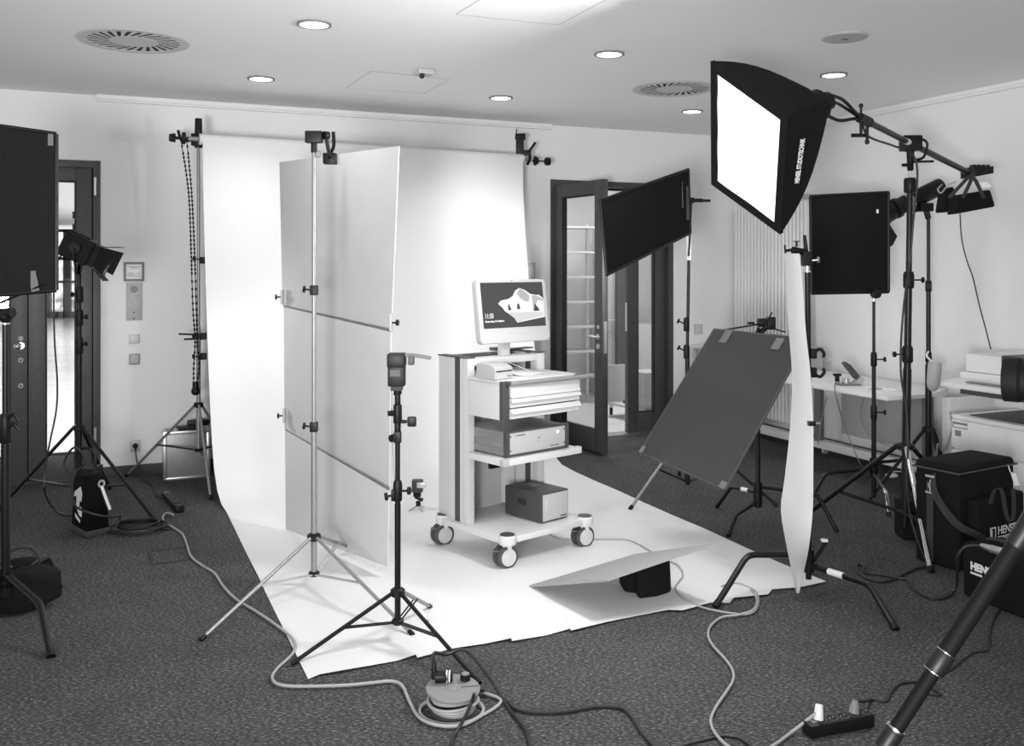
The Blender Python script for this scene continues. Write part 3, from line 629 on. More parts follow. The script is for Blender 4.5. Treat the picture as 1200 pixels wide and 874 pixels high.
mb = MB(); q = c+V((.03, -.03, .095)); mb.sheet([[q+V((x*.03*4, y*.035, -.010*x*x*1.4-.012*abs(y-1)-.0)) for y in range(3)] for x in [0, .25, .5, .75, 1]], .002); part('bounce_card', mb, M['tape'], fg)
mb = MB(); mb.box(q+V((.035, .02, -.03)), (.025, .04, .04)); part('velcro_tab', mb, M['dgrey'], fg, bevel=.004)
mb = MB(); mb.tube(smooth_pts([at(459, 4.22, z42(450)), at(459, 4.24, z42(500)), at(461, 4.24, z42(540)), at(463, 4.24, z42(570))]), .0025, 6); single('sync_cord', mb, M['cableg'], at(460, 4.2, z42(500)), 'thin pale cord hanging down beside the flashgun stand', 'cable')

# little flash on mini tripod
b = G(491, 597)
fl_ = thing('flashgun', b, 'small silver-faced flash on a mini tripod on the paper', 'flash')
def zz(y): return H-(y-HY)/F*b.y
for f in (G(479, 599.5), G(495.5, 601), G(498, 595)):
    mb = MB(); mb.cyl(V((b.x-.005, b.y, zz(592))), f+UZ*.004, .0045, n=8); part('leg', mb, M['steel'], fl_)
mb = MB(); mb.cyl(V((b.x-.005, b.y, zz(593))), V((b.x-.005, b.y, zz(587))), .016); mb.box(V((b.x, b.y, zz(584))), (.06, .03, .018), (V((.9, 0, -.4)), V((0, 1, 0)), V((.4, 0, .9)))); mb.box(V((b.x-.012, b.y, zz(577))), (.05, .045, .05)); part('shoe', mb, M['plastic'], fl_, bevel=.003)
mb = MB(); mb.box(V((b.x-.01, b.y, zz(569))), (.075, .06, .085)); part('head', mb, M['dgrey'], fl_, bevel=.01)
mb = MB(); mb.box(V((b.x+.02, b.y-.035, zz(567))), (.06, .03, .035)); part('flash_lens', mb, M['flashlens'], fl_, bevel=.005)

# ---------------------------------------------------------------- medical cart
th = math.radians(41); cb = V((math.cos(th), math.sin(th), 0)); cf = V((math.sin(th), -math.cos(th), 0)); CO = V((.033, 5.59, 0))
def K(u, v, z): return CO+cb*u+cf*v+UZ*z
AX = (cb, cf, UZ)
def kb(mb, u0, u1, v0, v1, z0, z1): return mb.box(K((u0+u1)/2, (v0+v1)/2, (z0+z1)/2), (u1-u0, v1-v0, z1-z0), AX)
ct = thing('equipment_cart', CO, 'white wheeled medical cart with drawers standing on the paper backdrop', 'cart')
mb = MB(); mb.prism([K(u, v, .135) for u, v in ((-.33, -.35), (.33, -.35), (.33, .23), (.27, .27), (-.27, .27), (-.33, .23))], (0, 0, .035)); part('base_plate', mb, M['white'], ct, bevel=.008)
for i, (u, v) in enumerate(((-.29, .245), (.31, .245), (-.29, -.33), (.31, -.33))):
    c = K(u, v, 0); h_ = MB(); h_.lathe(c+UZ*.13, UZ, [(.045, 0), (.05, .01), (.05, .045), (.045, .052)]); bp = part('corner_bumper', h_, M['white'], ct)
    q = MB(); q.lathe(c+UZ*.182, UZ, [(.042, 0), (.042, .003), (.038, .005)]); part('bumper_pad', q, M['dgrey'], bp)
    wd_ = V((.85, -.25, 0)).normalized() if i != 1 else V((.95, -.15, 0)).normalized(); fw = V((-.45, -.9, 0)).normalized()
    ax_ = V((.93, .37, 0)).normalized() if 0 else V((.55, -.83, 0)).normalized()
    wc = c+V((-.012, .01, .0625)); stem = MB(); stem.cyl(c+UZ*.075, c+UZ*.135, .014); stem.box(c+V((0, 0, .11)), (.05, .05, .03)); cs_ = part('castor', stem, M['whitep'], ct, bevel=.003)
    for sg in (-1, 1):
        q = MB(); o_ = wc+ax_*sg*.024; q.lathe(o_-ax_*.013, ax_, [(.054, 0), (.0625, .004), (.0625, .022), (.054, .026)], 28); part('wheel', q, M['dgrey'], cs_)
        q = MB(); q.lathe(o_+ax_*sg*.0125, ax_*sg, [(.047, 0), (.046, .004), (.030, .0055)], 28); part('wheel_cover', q, M['whitep'], cs_)
    q = MB(); q.box(wc+V((-.045, -.02, .035)), (.04, .035, .014)); part('brake_pedal', q, M['dgrey'], cs_, bevel=.004)
for sg, nm in ((-1, 'l'), (1, 'r')):
    u0, u1 = (-.30, -.25) if sg < 0 else (.25, .30)
    mb = MB(); kb(mb, u0, u1, -.371, -.215, .15, 1.12); col = part('column', mb, M['whitep'], ct, bevel=.006)
    mb = MB(); kb(mb, u0+.002, u1-.002, -.215, -.165, .15, 1.12); part('column_groove', mb, M['dgrey'], col)
    mb = MB(); kb(mb, u0, u1, -.165, -.150, .15, 1.12); kb(mb, u0, u1, -.143, -.093, .15, 1.12); kb(mb, u0+.004, u1-.004, -.150, -.143, .15, 1.12); part('profile_rail', mb, M['vent'], col, bevel=.002)
    mb = MB(); kb(mb, u0-.003, u1+.003, -.375, -.09, 1.12, 1.127); part('column_cap', mb, M['dgrey'], col)
mb = MB(); kb(mb, -.25, .25, -.20, -.10, 1.075, 1.115); part('top_rail', mb, M['white'], ct, bevel=.004)
mb = MB(); kb(mb, -.25, .25, -.365, -.34, .95, 1.12); part('rear_panel', mb, M['mgrey'], ct)
mb = MB(); kb(mb, .05, .22, -.335, -.30, .95, 1.06); part('socket_strip', mb, M['ink'], ct, bevel=.004)
mb = MB(); kb(mb, -.25, .25, -.365, -.345, .17, .80); part('cable_duct', mb, M['lgrey'], ct)
mb = MB(); kb(mb, .06, .14, -.345, -.32, .40, .60); part('power_module', mb, M['plastic'], ct, bevel=.004)
mb = MB(); kb(mb, .16, .24, -.34, -.30, .18, .60); part('inner_profile', mb, M['vent'], ct, bevel=.004)
# drawer box
mb = MB(); kb(mb, -.30, .285, -.09, .205, .80, 1.0); bx_ = part('drawer_box', mb, M['white'], ct, bevel=.006)
mb = MB(); kb(mb, -.302, .287, -.09, .21, 1.0, 1.02); kb(mb, -.247, .247, -.30, -.09, 1.0, 1.02); part('worktop', mb, M['white'], ct, bevel=.006)
mb = MB(); kb(mb, -.303, -.255, .19, .222, .80, 1.017); part('corner_post', mb, M['dgrey'], ct, bevel=.006)
for z0, z1, lip in ((.930, .995, 0), (.868, .922, 1), (.806, .860, 1)):
    mb = MB(); p4 = [K(-.252, .205, z0), K(-.252, .228 if not lip else .224, z0), K(-.252, .228 if not lip else .224, z1-.022), K(-.252, .228 if not lip else .245, z1-(.0 if lip == 0 else .020)), K(-.252, .205, z1)]
    if lip: p4 = [K(-.252, .206, z0), K(-.252, .226, z0), K(-.252, .226, z1-.028), K(-.252, .246, z1-.024), K(-.252, .226, z1), K(-.252, .206, z1)]
    else: p4 = [K(-.252, .206, z0), K(-.252, .240, z0-.006), K(-.252, .230, z0+.006), K(-.252, .228, z1), K(-.252, .206, z1)]
    mb.prism(p4, cb*.536); part('drawer', mb, M['white'], ct)
mb = MB(); kb(mb, -.25, .283, .205, .2065, .80, .995); part('drawer_gap', mb, M['dgrey'], ct)
mb = MB(); mb.cyl(K(-.262, .235, 1.002), K(.36, .262, 1.005), .0135); hb = part('handle_bar', mb, M['barm'], ct)
for u in (-.27, .27): mb = MB(); kb(mb, u-.012, u+.012, .20, .24, .995, 1.017); part('handle_bracket', mb, M['dgrey'], hb, bevel=.003)
mb = MB(); q = K(.20, -.02, 1.021); mb.cyl(q, q+UZ*.004, .02, n=20); part('grommet', mb, M['lgrey'], ct)
# shelf
mb = MB(); kb(mb, -.30, .30, -.09, .225, .548, .585); part('shelf', mb, M['white'], ct, bevel=.006)
mb = MB(); kb(mb, -.302, -.262, .19, .229, .547, .586); part('shelf_corner', mb, M['lgrey'], ct, bevel=.005)
mb = MB(); kb(mb, .27, .303, .19, .229, .55, .59); part('shelf_corner', mb, M['whitep'], ct, bevel=.005)
# amplifier on the shelf
am = thing('electronic_unit', K(0, .05, .59), 'wide pale-fronted electronic unit with dark frame on the middle shelf of cart', 'device')
mb = MB(); kb(mb, -.245, .225, -.22, .17, .592, .725); part('body', mb, M['mgrey'], am, bevel=.004)
mb = MB(); kb(mb, -.25, -.243, -.20, .165, .675, .722); kb(mb, -.25, -.243, -.20, .165, .597, .633); sp_ = part('side_rail', mb, M['alu'], am)
mb = MB(); kb(mb, -.252, -.228, .165, .195, .588, .732); kb(mb, .206, .230, .165, .195, .588, .732); kb(mb, -.228, .206, .165, .195, .722, .732); kb(mb, -.228, .206, .165, .195, .588, .598); part('front_frame', mb, M['dgrey'], am, bevel=.003)
mb = MB(); kb(mb, -.226, .204, .165, .188, .600, .720); fp = part('front_panel', mb, M['offw'], am, bevel=.001)
for u in (-.218, .196):
    for z in (.622, .70): mb = MB(); q = K(u, .188, z); mb.cyl(q, q+cf*.003, .004); part('screw', mb, M['ink'], fp)
for u0, u1 in ((-.185, -.178), (-.172, -.110)): mb = MB(); kb(mb, u0, u1, .188, .1888, .697, .707); part('label_mark', mb, M['mgrey'], am)
for u0, u1 in ((.09, .115), (.120, .155)): mb = MB(); kb(mb, u0, u1, .188, .1888, .613, .618); part('label_mark', mb, M['dgrey'], am)
for z, u1 in ((.672, .005), (.655, -.004)): mb = MB(); kb(mb, -.012, u1, .188, .1888, z-.003, z+.003); part('label_mark', mb, M['mgrey'], am)
mb = MB(); q = K(.145, .1885, .69); mb.cyl(q, q+cf*.002, .006); part('indicator', mb, M['lamp'], am)
# box on the base
pc = [G(634.5, 614, .172), G(666, 606, .172), G(622, 592, .172)+V((0, 0, 0)), G(590.5, 602, .172)]
a_ = pc[0]; e1 = (pc[1]-a_); e2 = (pc[3]-a_); e1n = e1.normalized(); e2n = V((-e1n.y, e1n.x, 0)); w1, w2 = e1.length, e2.length
ub = thing('power_supply_box', a_, 'dark box with pale front panel standing on the base of cart', 'device')
X3 = (e1n, -e2n, UZ); cen = a_+e1n*w1/2+e2n*w2/2
mb = MB(); mb.box(cen+UZ*.087, (w1, w2, .168), X3); bb = part('body', mb, M['dgrey'], ub, bevel=.007)
mb = MB(); mb.box(a_+e1n*w1/2-e2n*.002+UZ*.087, (w1-.02, .006, .150), X3); part('front_panel', mb, M['offw'], ub, bevel=.001)
mb = MB(); mb.box(a_-e1n*.0+e2n*w2*.52+UZ*.10, (.004, .07, .035), X3); part('grip_slot', mb, M['ink'], ub)
mb = MB(); mb.box(cen+UZ*.1715+e2n*.05+e1n*.02, (.06, .09, .001), X3); part('label', mb, M['mgrey'], ub)
for i in range(4):
    q = a_+e1n*.035-e2n*.005+UZ*(.125-i*.014); mb = MB(); mb.cyl(q, q-e2n*.002, .003); part('indicator', mb, M['print_'], ub)
mb = MB(); mb.box(a_+e1n*(w1-.045)-e2n*.0055+UZ*.024, (.05, .001, .006), X3); part('label_mark', mb, M['ink'], ub)
# small printer and things on worktop
pr = thing('label_printer', K(-.2, .1, 1.02), 'small white label printer on the left of the cart worktop', 'printer')
pf = [P(580, 444.2, 5.26), P(600.8, 441.5, 5.36), None, P(567.5, 441.5, 5.40)]
a2 = V((pf[0].x, pf[0].y, 1.022)); f1 = (V((pf[1].x, pf[1].y, 1.022))-a2); g1 = (V((pf[3].x, pf[3].y, 1.022))-a2); f1n = f1.normalized(); g1n = V((-f1n.y, f1n.x, 0)); wA, wB = f1.length, .15
mb = MB(); mb.prism([a2, a2+UZ*.065, a2+g1n*.05+UZ*.083, a2+g1n*wB+UZ*.083, a2+g1n*wB], f1n*wA); part('body', mb, M['offw'], pr, bevel=.006)
mb = MB(); mb.box(a2+f1n*wA*.5-g1n*.001+UZ*.045, (wA*.86, .004, .007), (f1n, -g1n, UZ)); part('paper_slot', mb, M['ink'], pr)
mb = MB(); mb.box(a2+f1n*wA*.8-g1n*.001+UZ*.015, (wA*.2, .003, .004), (f1n, -g1n, UZ)); part('maker_mark', mb, M['dgrey'], pr)
mb = MB(); mb.sheet([[K(-.08+u*.05, .02+v*.06-.10, 1.026+.004*math.sin(u+v)) for u in range(5)] for v in range(4)], .002); single('folded_cloth', mb, M['print_'], K(0, 0, 1.022), 'crumpled white sheet beside the label printer on cart', 'cloth')
mb = MB(); mb.tube(smooth_pts([K(-.02, -.09, 1.08), K(0, -.06, 1.075), K(.04, .0, 1.05), K(.08, .03, 1.03)]), .004); mb.tube(smooth_pts([K(-.06, -.10, 1.07), K(-.055, -.06, 1.05), K(-.06, 0, 1.034)]), .0035)
single('monitor_lead', mb, M['cablew'], K(0, 0, 1.03), 'white lead looping behind the label printer', 'cable')
mb = MB(); kb(mb, .12, .40, -.365, -.30, 1.128, 1.135); kb(mb, .09, .20, -.37, -.31, 1.128, 1.147); single('card_tray', mb, M['dgrey'], K(.2, -.33, 1.128), 'thin dark tray lying on the rear column of cart', 'tray', bevel=.002)
# monitor
MO = K(.034, -.07, 0); mt_ = math.radians(8)
up = (UZ*math.cos(mt_)-cf*math.sin(mt_)).normalized(); nf = cb.cross(up)*1.0; nf = (cf*math.cos(mt_)+UZ*math.sin(mt_)).normalized()
mc = V((MO.x, MO.y, 1.387))
mo = thing('monitor', K(.034, -.15, 1.12), 'white touchscreen monitor showing a beach cave picture on the cart', 'monitor')
def Q(a, b, c_=0): return mc+cb*a+up*b+nf*c_
def rr(w_, h_, r, n=5):
    o = []
    for sx, sy, s0 in ((1, 1, 0), (-1, 1, 90), (-1, -1, 180), (1, -1, 270)):
        for i in range(n+1):
            a = math.radians(s0+90*i/n); o.append((sx*(w_/2-r)+r*math.cos(a), sy*(h_/2-r)+r*math.sin(a)))
    return o
mb = MB(); mb.prism([Q(a, b, 0) for a, b in rr(.545, .375, .028)], -nf*.045); part('housing', mb, M['whitep'], mo, bevel=.006)
sw, sh, sy0 = .488, .268, .035
mb = MB(); mb.prism([Q(a*sw/2, sy0+b*sh/2, .001) for a, b in ((-1, -1), (1, -1), (1, 1), (-1, 1))], nf*.0015); scn = part('screen', mb, M['screen'], mo)
def spoly(pts, mt, k, nm='screen_picture'):
    mb = MB(); mb.prism([Q(-sw/2+x*sw, sy0+sh/2-y*sh, .0025+k*.0004) for x, y in pts], nf*.0003); part(nm, mb, M[mt], mo)
spoly([(.25, .47), (.30, .40), (.42, .37), (.49, .31), (.54, .19), (.61, .13), (.70, .18), (.78, .27), (.85, .29), (.93, .30), (.995, .38), (.995, .80), (.53, .90), (.49, .80), (.40, .68), (.35, .64), (.31, .55)], 'scr2', 0)
spoly([(.56, .25), (.61, .14), (.69, .19), (.77, .31), (.75, .44), (.70, .44), (.61, .36)], 'scr3', 1)
spoly([(.80, .30), (.88, .30), (.99, .39), (.99, .44), (.90, .42), (.86, .52), (.90, .66), (.80, .66), (.81, .50)], 'scr3', 1)
spoly([(.37, .66), (.98, .68), (.98, .78), (.53, .89), (.49, .80)], 'scr4', 1)
spoly([(.40, .62), (.405, .48), (.425, .50), (.455, .62)], 'screen', 2); spoly([(.545, .61), (.55, .50), (.58, .46), (.60, .60)], 'screen', 2)
spoly([(.82, .66), (.84, .48), (.91, .62), (.91, .66)], 'screen', 2)
text('screen_time', '11:50', .042, Q(-sw/2+.012, sy0-sh/2+.058, .0045), cb, up, M['scr2'], mo, fit=.065)
text('screen_date', 'Donnerstag, 19. Oktober', .014, Q(-sw/2+.012, sy0-sh/2+.036, .0045), cb, up, M['scr2'], mo, bold=.0006, fit=.145)
for i in range(9): mb = MB(); q = Q(-.08+i*.021, -.135, .0); mb.cyl(q, q+nf*.001, .003); part('touch_key', mb, M['lgrey'], mo)
mb = MB(); q = Q(.0, .178, 0); mb.cyl(q, q+nf*.001, .003); part('webcam', mb, M['ink'], mo)
mb = MB(); kb(mb, .034-.045, .034+.02, -.17, -.13, 1.115, 1.36); kb(mb, .034-.045, .034+.045, -.15, -.11, 1.30, 1.40); part('neck', mb, M['whitep'], mo, bevel=.005)

# ---------------------------------------------------------------- flags
def flag(name, q, th_, mt, label, edge='black', cat='flag', er=.010):
    c = sum(q, V())/4; t = thing(name, V((c.x, c.y, min(p.z for p in q))), label, cat)
    mb = MB(); mb.slab(q, th_); part('fabric', mb, M[mt], t, bevel=.004)
    mb = MB(); mb.tube(q, er, 8, closed=True) if 0 else [mb.cyl(q[i], q[(i+1) % 4], er) for i in range(4)]
    part('wire_frame', mb, M[edge], t); return t
def patch(root, a, b, c, d, mt='tape', nm='tape'):
    mb = MB(); mb.slab([a, b, c, d], .004); part(nm, mb, M[mt], root)
# left foreground flag
q = [P(-75, 137, 4.18), P(66, 157, 4.45), P(66, 340, 4.45), P(-75, 352, 4.18)]
t = flag('black_flag', q, .012, 'flag', 'black fabric flag at the left picture edge in front of glass door')
o_ = V((0, -.014, 0)); patch(t, P(58, 157, 4.44)+o_, P(64, 158, 4.44)+o_, P(64, 171, 4.44)+o_, P(58, 171, 4.44)+o_); patch(t, P(35, 318, 4.4)+o_, P(43, 317, 4.4)+o_, P(48, 340, 4.4)+o_, P(39, 342, 4.4)+o_)
b = at(6.5, 4.42, 0)
def z44(y): return H-(y-HY)/F*4.42
t = thing('c_stand', b, 'heavy black stand with chrome knuckle at the left picture edge', 'light stand', 'c-stands')
pole(t, b, .14, z44(520), .020); pole(t, b, z44(520), z44(378), .0145, 'black', 'upper_pole')
mb = MB(); mb.lathe(V((b.x, b.y, z44(519))), UZ, [(.022, 0), (.028, .01), (.028, .12), (.022, .135)]); cl = part('collar', mb, M['plastic'], t)
for y in (488, 499): mb = MB(); q0 = at(9, 4.40, z44(y)); mb.tube(smooth_pts([q0, q0+V((.03, 0, .012)), q0+V((.055, 0, -.02))]), .009); part('knob', mb, M['plastic'], cl)
mb = MB(); mb.cyl(V((b.x, b.y, z44(378))), V((b.x, b.y, z44(380))), .018); part('ring', mb, M['chrome'], t)
mb = MB(); mb.sph(at(7, 4.42, z44(370)), .035, 12); mb.cyl(at(-2, 4.42, z44(368)), at(15, 4.40, z44(366)), .024); part('grip_head', mb, M['plastic'], t)
mb = MB(); mb.cyl(at(-12, 4.42, z44(360)), P(52, 333, 4.38), .005); part('grip_arm', mb, M['black'], t)
cleg(t, b, z44(672), at(47, 4.22, z44(695)+.02), G(60, 770, .005), .016, 'black')
cleg(t, b, z44(680), V((b.x-.40, b.y+.0, .22)), V((b.x-.52, b.y-.02, .005)), .016, 'black')
cleg(t, b, z44(690), V((b.x+.02, b.y+.35, .2)), V((b.x+.03, b.y+.46, .005)), .016, 'black')
# sandbag on it
def sandbag(name, c, ln, wd_, ht, ax, label, lean=.3, mt='bag'):
    t = thing(name, c, label, 'sandbag'); c = V(c)
    x, y = ax
    for sg in (-1, 1):
        mb = MB(); rows = []
        for i in range(9):
            a = i/8; r_ = []
            for j in range(12):
                an = 2*math.pi*j/12; sq = (abs(math.cos(an))**.6*math.copysign(1, math.cos(an)), abs(math.sin(an))**.6*math.copysign(1, math.sin(an)))
                k_ = .35+.65*math.sin(math.pi*min(1, .12+a*.80))**.5
                r_.append(c+x*(a-.5)*ln+y*(sg*wd_*.55+sq[0]*wd_*.5*k_+.01*math.sin(3*a+j))+UZ*(ht*.5+sq[1]*ht*.5*k_+.008*math.sin(5*a+2*j)))
            rows.append(r_)
        vs = [p for r in rows for p in r]; fs = [(i*12+j, i*12+(j+1) % 12, (i+1)*12+(j+1) % 12, (i+1)*12+j) for i in range(8) for j in range(12)]+[tuple(range(12))[::-1], tuple(range(96, 108))]
        mb.add(vs, fs); part('pouch', mb, M[mt], t)
    mb = MB(); mb.tube(smooth_pts([c-x*ln*.3+UZ*ht, c-x*ln*.15+UZ*(ht+.07), c+x*ln*.15+UZ*(ht+.07), c+x*ln*.3+UZ*ht]), .010, 6); part('handle', mb, M['web'], t)
    return t
sandbag('sandbag', at(24, 4.62, .01), .30, .15, .20, (V((.75, .66, 0)).normalized(), V((-.66, .75, 0)).normalized()), 'black sandbag slumped at the foot of the leftmost stand')

# middle-right flag A with its stand
q = [P(703.5, 235, 6.15), P(806.5, 198.6, 6.85), P(808.8, 273, 6.85), P(711, 322, 6.15)]
t = flag('black_flag', q, .012, 'flag', 'black rectangular flag tilted in front of the glass doors', er=.011)
o_ = V((0, -.016, 0)); patch(t, P(795, 214, 6.78)+o_, P(799, 213, 6.8)+o_, P(800, 243, 6.8)+o_, P(797, 245, 6.78)+o_); patch(t, P(803.5, 219, 6.82)+o_, P(806, 218, 6.83)+o_, P(807.5, 257, 6.83)+o_, P(804, 258, 6.82)+o_, 'dgrey')
b = at(805.5, 6.9, 0)
def z69(y, Y=6.9): return H-(y-HY)/F*Y
t = thing('light_stand', b, 'black tripod stand behind the flag tilted before the doors', 'light stand', 'light stands')
pole(t, b, .07, z69(405), .017); pole(t, b, z69(405), z69(238), .012, 'black', 'upper_pole', top=(b.x+.018, b.y))
tripod(t, b, z69(505), .10, [G(738, 598), G(911, 594), (b.x+.05, b.y+.62)], .011, ('alu', 'black', 'black'), 'black', .5, rp_=.016)
for y, d in ((380, (-1, 0, .4)), (412, (-1, 0, .5))): collar(t, at(804.5, 6.9, z69(y)), .015, d, .10, .04)
q0 = at(809, 6.88, z69(235)); mb = MB(); mb.cyl(q0-V((.03, 0, 0)), q0+V((.09, 0, .0)), .014); mb.box(q0+V((.0, 0, .0)), (.05, .04, .04)); p = part('grip_head', mb, M['plastic'], t, bevel=.003)
mb = MB(); mb.box(q0+V((.11, 0, -.002)), (.07, .02, .02)); part('knob', mb, M['plastic'], p, bevel=.005)
mb = MB(); mb.cyl(at(807, 6.88, z69(268)), at(807, 6.88, z69(305)), .018, .015); part('rag', mb, M['print_'], t)
mb = MB(); mb.tube(smooth_pts([at(810, 6.87, z69(238)), at(809, 6.86, z69(262)), at(808, 6.86, z69(285)), at(807, 6.86, z69(300))]), .008); part('strap', mb, M['web'], t)

# flag B on C-stand
b = at(1024, 6.7, 0)
q = [P(950, 230, 6.60), P(1041, 225.5, 6.75), P(1041, 342, 6.75), P(951, 343.5, 6.60)]
t = flag('black_flag', q, .014, 'flag', 'black square flag upright beside the boom stand before right wall', er=.012)
o_ = V((0, -.016, 0)); patch(t, P(1026, 245.5, 6.7)+o_, P(1028.5, 245.5, 6.7)+o_, P(1028.5, 250, 6.7)+o_, P(1026, 250, 6.7)+o_, 'print_', 'label_tag')
def z67(y, Y=6.7): return H-(y-HY)/F*Y
t = thing('c_stand', b, 'black stand under the square flag before the side table', 'light stand', 'c-stands')
pole(t, b, .03, z67(490), .0165); pole(t, b, z67(490), z67(420), .014, 'black', 'middle_pole'); pole(t, b, z67(420), z67(346), .0105, 'black', 'upper_pole')
q0 = at(1026, 6.68, z67(344)); mb = MB(); mb.cyl(q0-V((0, .03, 0)), q0+V((0, .02, 0)), .033, n=20); part('grip_head', mb, M['plastic'], t, bevel=.004)
mb = MB(); mb.cyl(at(1024, 6.7, z67(353)), at(1024, 6.7, z67(350)), .014); part('ring', mb, M['chrome'], t)
for y in (421, 483): collar(t, at(1024, 6.7, z67(y)), .015, (1, -.1, 0), .10, .05)
cleg(t, b, .20, at(1038, 6.30, .16), G(1042, 605, .005), .012, 'chrome'); cleg(t, b, .23, at(968, 6.62, .215), G(946, 593, .005), .012); cleg(t, b, .27, V((b.x+.33, b.y+.25, .24)), V((b.x+.40, b.y+.32, .005)), .012)

# big tilted grey flag + C-stand 888
q = [P(837, 386, 6.05), P(946, 397, 5.45), P(850, 574, 5.20), P(750, 530, 5.85)]
t = flag('grey_flag', q, .010, 'gflag', 'large dark grey scrim flag tilted down over the paper edge', 'dgrey', er=.007)
nn = (q[1]-q[0]).cross(q[3]-q[0]).normalized()
if nn.y > 0: nn = -nn
def onf(u, v): return q[0].lerp(q[1], u).lerp(q[3].lerp(q[2], u), v)+nn*.010
for u0, u1, v0, v1 in ((.15, .23, -.005, .10), (.72, .80, .02, .10), (.0, .04, .95, 1.0), (.94, 1.0, .96, 1.0)): patch(t, onf(u0, v0), onf(u1, v0), onf(u1, v1), onf(u0, v1))
b = at(888, 6.2, 0)
def z62(y, Y=6.2): return H-(y-HY)/F*Y
t = thing('c_stand', b, 'black stand behind the large tilted grey flag', 'light stand', 'c-stands')
pole(t, b, .08, z62(480), .0165); pole(t, b, z62(480), z62(395), .013, 'black', 'upper_pole')
q0 = at(897, 6.15, z62(378)); mb = MB(); mb.cyl(q0-V((.05, 0, 0)), q0+V((.055, 0, .01)), .028, n=16); mb.box(q0+V((.03, -.02, .0)), (.05, .05, .08)); mb.cyl(q0+V((-.07, 0, .0)), q0+V((-.115, 0, .0)), .008); mb.cyl(q0+V((-.04, 0, -.03)), q0+V((-.06, 0, -.08)), .012); mb.cyl(q0+V((-.045, 0, -.08)), q0+V((.0, 0, -.03)), .016); p = part('grip_head', mb, M['plastic'], t, bevel=.003)
mb = MB(); mb.cyl(at(846, 6.0, z62(387, 6.0)), q0, .0055); mb.cyl(q0+V((.03, -.04, .07)), q0+V((-.07, -.1, -.10)), .005); mb.cyl(q0+V((.03, 0, -.03)), P(920, 389, 5.7), .005); part('flag_rod', mb, M['black'], p)
cleg(t, b, .12, at(863, 5.95, .10), G(853.5, 628, .005), .0125, 'black'); cleg(t, b, .22, at(958, 6.02, .21), G(981, 623, .005), .0125); cleg(t, b, .18, at(857, 6.40, .17), G(840, 594, .005), .0125, tag_=True)

# stand E and strip reflector
b = at(947.5, 4.85, 0)
def z48(y, Y=4.85): return H-(y-HY)/F*Y
t = thing('c_stand', b, 'black stand with wide bent legs behind the white strip reflector', 'light stand', 'c-stands')
pole(t, b, .06, z48(440), .0150); pole(t, b, z48(440), z48(318), .0135, 'black', 'middle_pole', top=(at(946, 4.85, 0).x, 4.85)); pole(t, at(946, 4.85, 0), z48(318), z48(308), .009, 'chrome', 'spigot')
mb = MB(); mb.cyl(at(946, 4.85, z48(319)), at(946, 4.85, z48(317)), .018); part('ring', mb, M['chrome'], t)
cleg(t, b, z48(650)+.0, at(876, 4.75, z48(650, 4.75)), G(838, 711, .005), .0155, 'black'); cleg(t, b, z48(662), at(1018, 4.55, z48(684, 4.55)+.0), G(1050, 738, .005), .0155, tag_=True)
mb = MB(); q0 = at(950, 4.84, z48(660)); q1 = at(966, 4.95, z48(643)); mb.cyl(q0, q1, .013); mb.cyl(q1, q1+(q1-q0).normalized()*.02, .016); sg_ = part('folded_leg', mb, M['black'], t)
mb = MB(); q2 = q1+UZ*.015; mb.box(q2, (.03, .03, .012)); part('end_cap', mb, M['print_'], sg_)
mb = MB(); q0 = at(945, 4.85, z48(303)); mb.box(q0, (.045, .05, .075)); mb.cyl(q0+V((0, 0, .03)), q0+V((-.01, 0, .12)), .011, .008); mb.cyl(q0+V((-.075, 0, .045)), q0+V((0, 0, .03)), .018); part('super_clamp', mb, M['plastic'], t, bevel=.003)
mb = MB(); mb.cyl(q0+V((-.075, 0, .045)), q0+V((-.105, 0, .04)), .007); mb.cyl(q0+V((-.105, 0, .0)), q0+V((-.11, 0, .07)), .005); mb.cyl(q0+V((-.05, 0, .06)), q0+V((-.05, 0, .085)), .006); mb.cyl(q0+V((-.05, 0, .085)), q0+V((-.05, 0, .09)), .015); part('knob', mb, M['plastic'], t)
mb = MB(); knob(mb, q0+V((.02, -.01, -.01)), (1, -.3, .1), .03, .01); part('knob', mb, M['steel'], t)
for y, s_ in ((414, 1), (436, -1)):
    q0 = at(953, 4.84, z48(y)); mb = MB(); mb.box(q0, (.03, .035, .05)); mb.tube(smooth_pts([q0+V((.01, 0, .01*s_)), q0+V((.035, 0, .022*s_)), q0+V((.055, 0, -.0)), q0+V((.05, 0, -.02*s_))]), .009); part('super_clamp', mb, M['plastic'], t, bevel=.004)
rws = [(297, 919, 937), (340, 921.5, 941), (390, 924.5, 944.5), (440, 928, 950), (498, 926, 953), (560, 919.5, 953), (598, 915, 952.5), (641, 922, 948), (670, 928, 942), (695, 933, 936.5)]
R2 = []
for y, xl, xr in rws:
    R2.append([P(xl+(xr-xl)*k/4, y, (4.70-.10*k/4 if y < 660 else 4.74-.04*k/4)-.02*math.sin(math.pi*k/4)) for k in range(5)])
R2 = [smooth_pts([R2[i][j] for i in range(len(R2))], 3) for j in range(5)]; R2 = [[R2[j][i] for j in range(5)] for i in range(len(R2[0]))]
mb = MB(); mb.sheet(R2, .003); single('strip_reflector', mb, M['whitep'], G(935, 690), 'narrow bowed white reflector sheet standing on edge beside grey flag', 'reflector', ang=60)
c = P(951, 496, 4.60); t = thing('spring_clip', c, 'small black clip on the right edge of the strip reflector', 'clip')
mb = MB(); mb.box(c, (.035, .03, .022)); part('jaw', mb, M['black'], t, bevel=.003); mb = MB(); mb.cyl(c+V((.015, 0, 0)), c+V((.04, 0, .0)), .006); part('lever', mb, M['steel'], t)

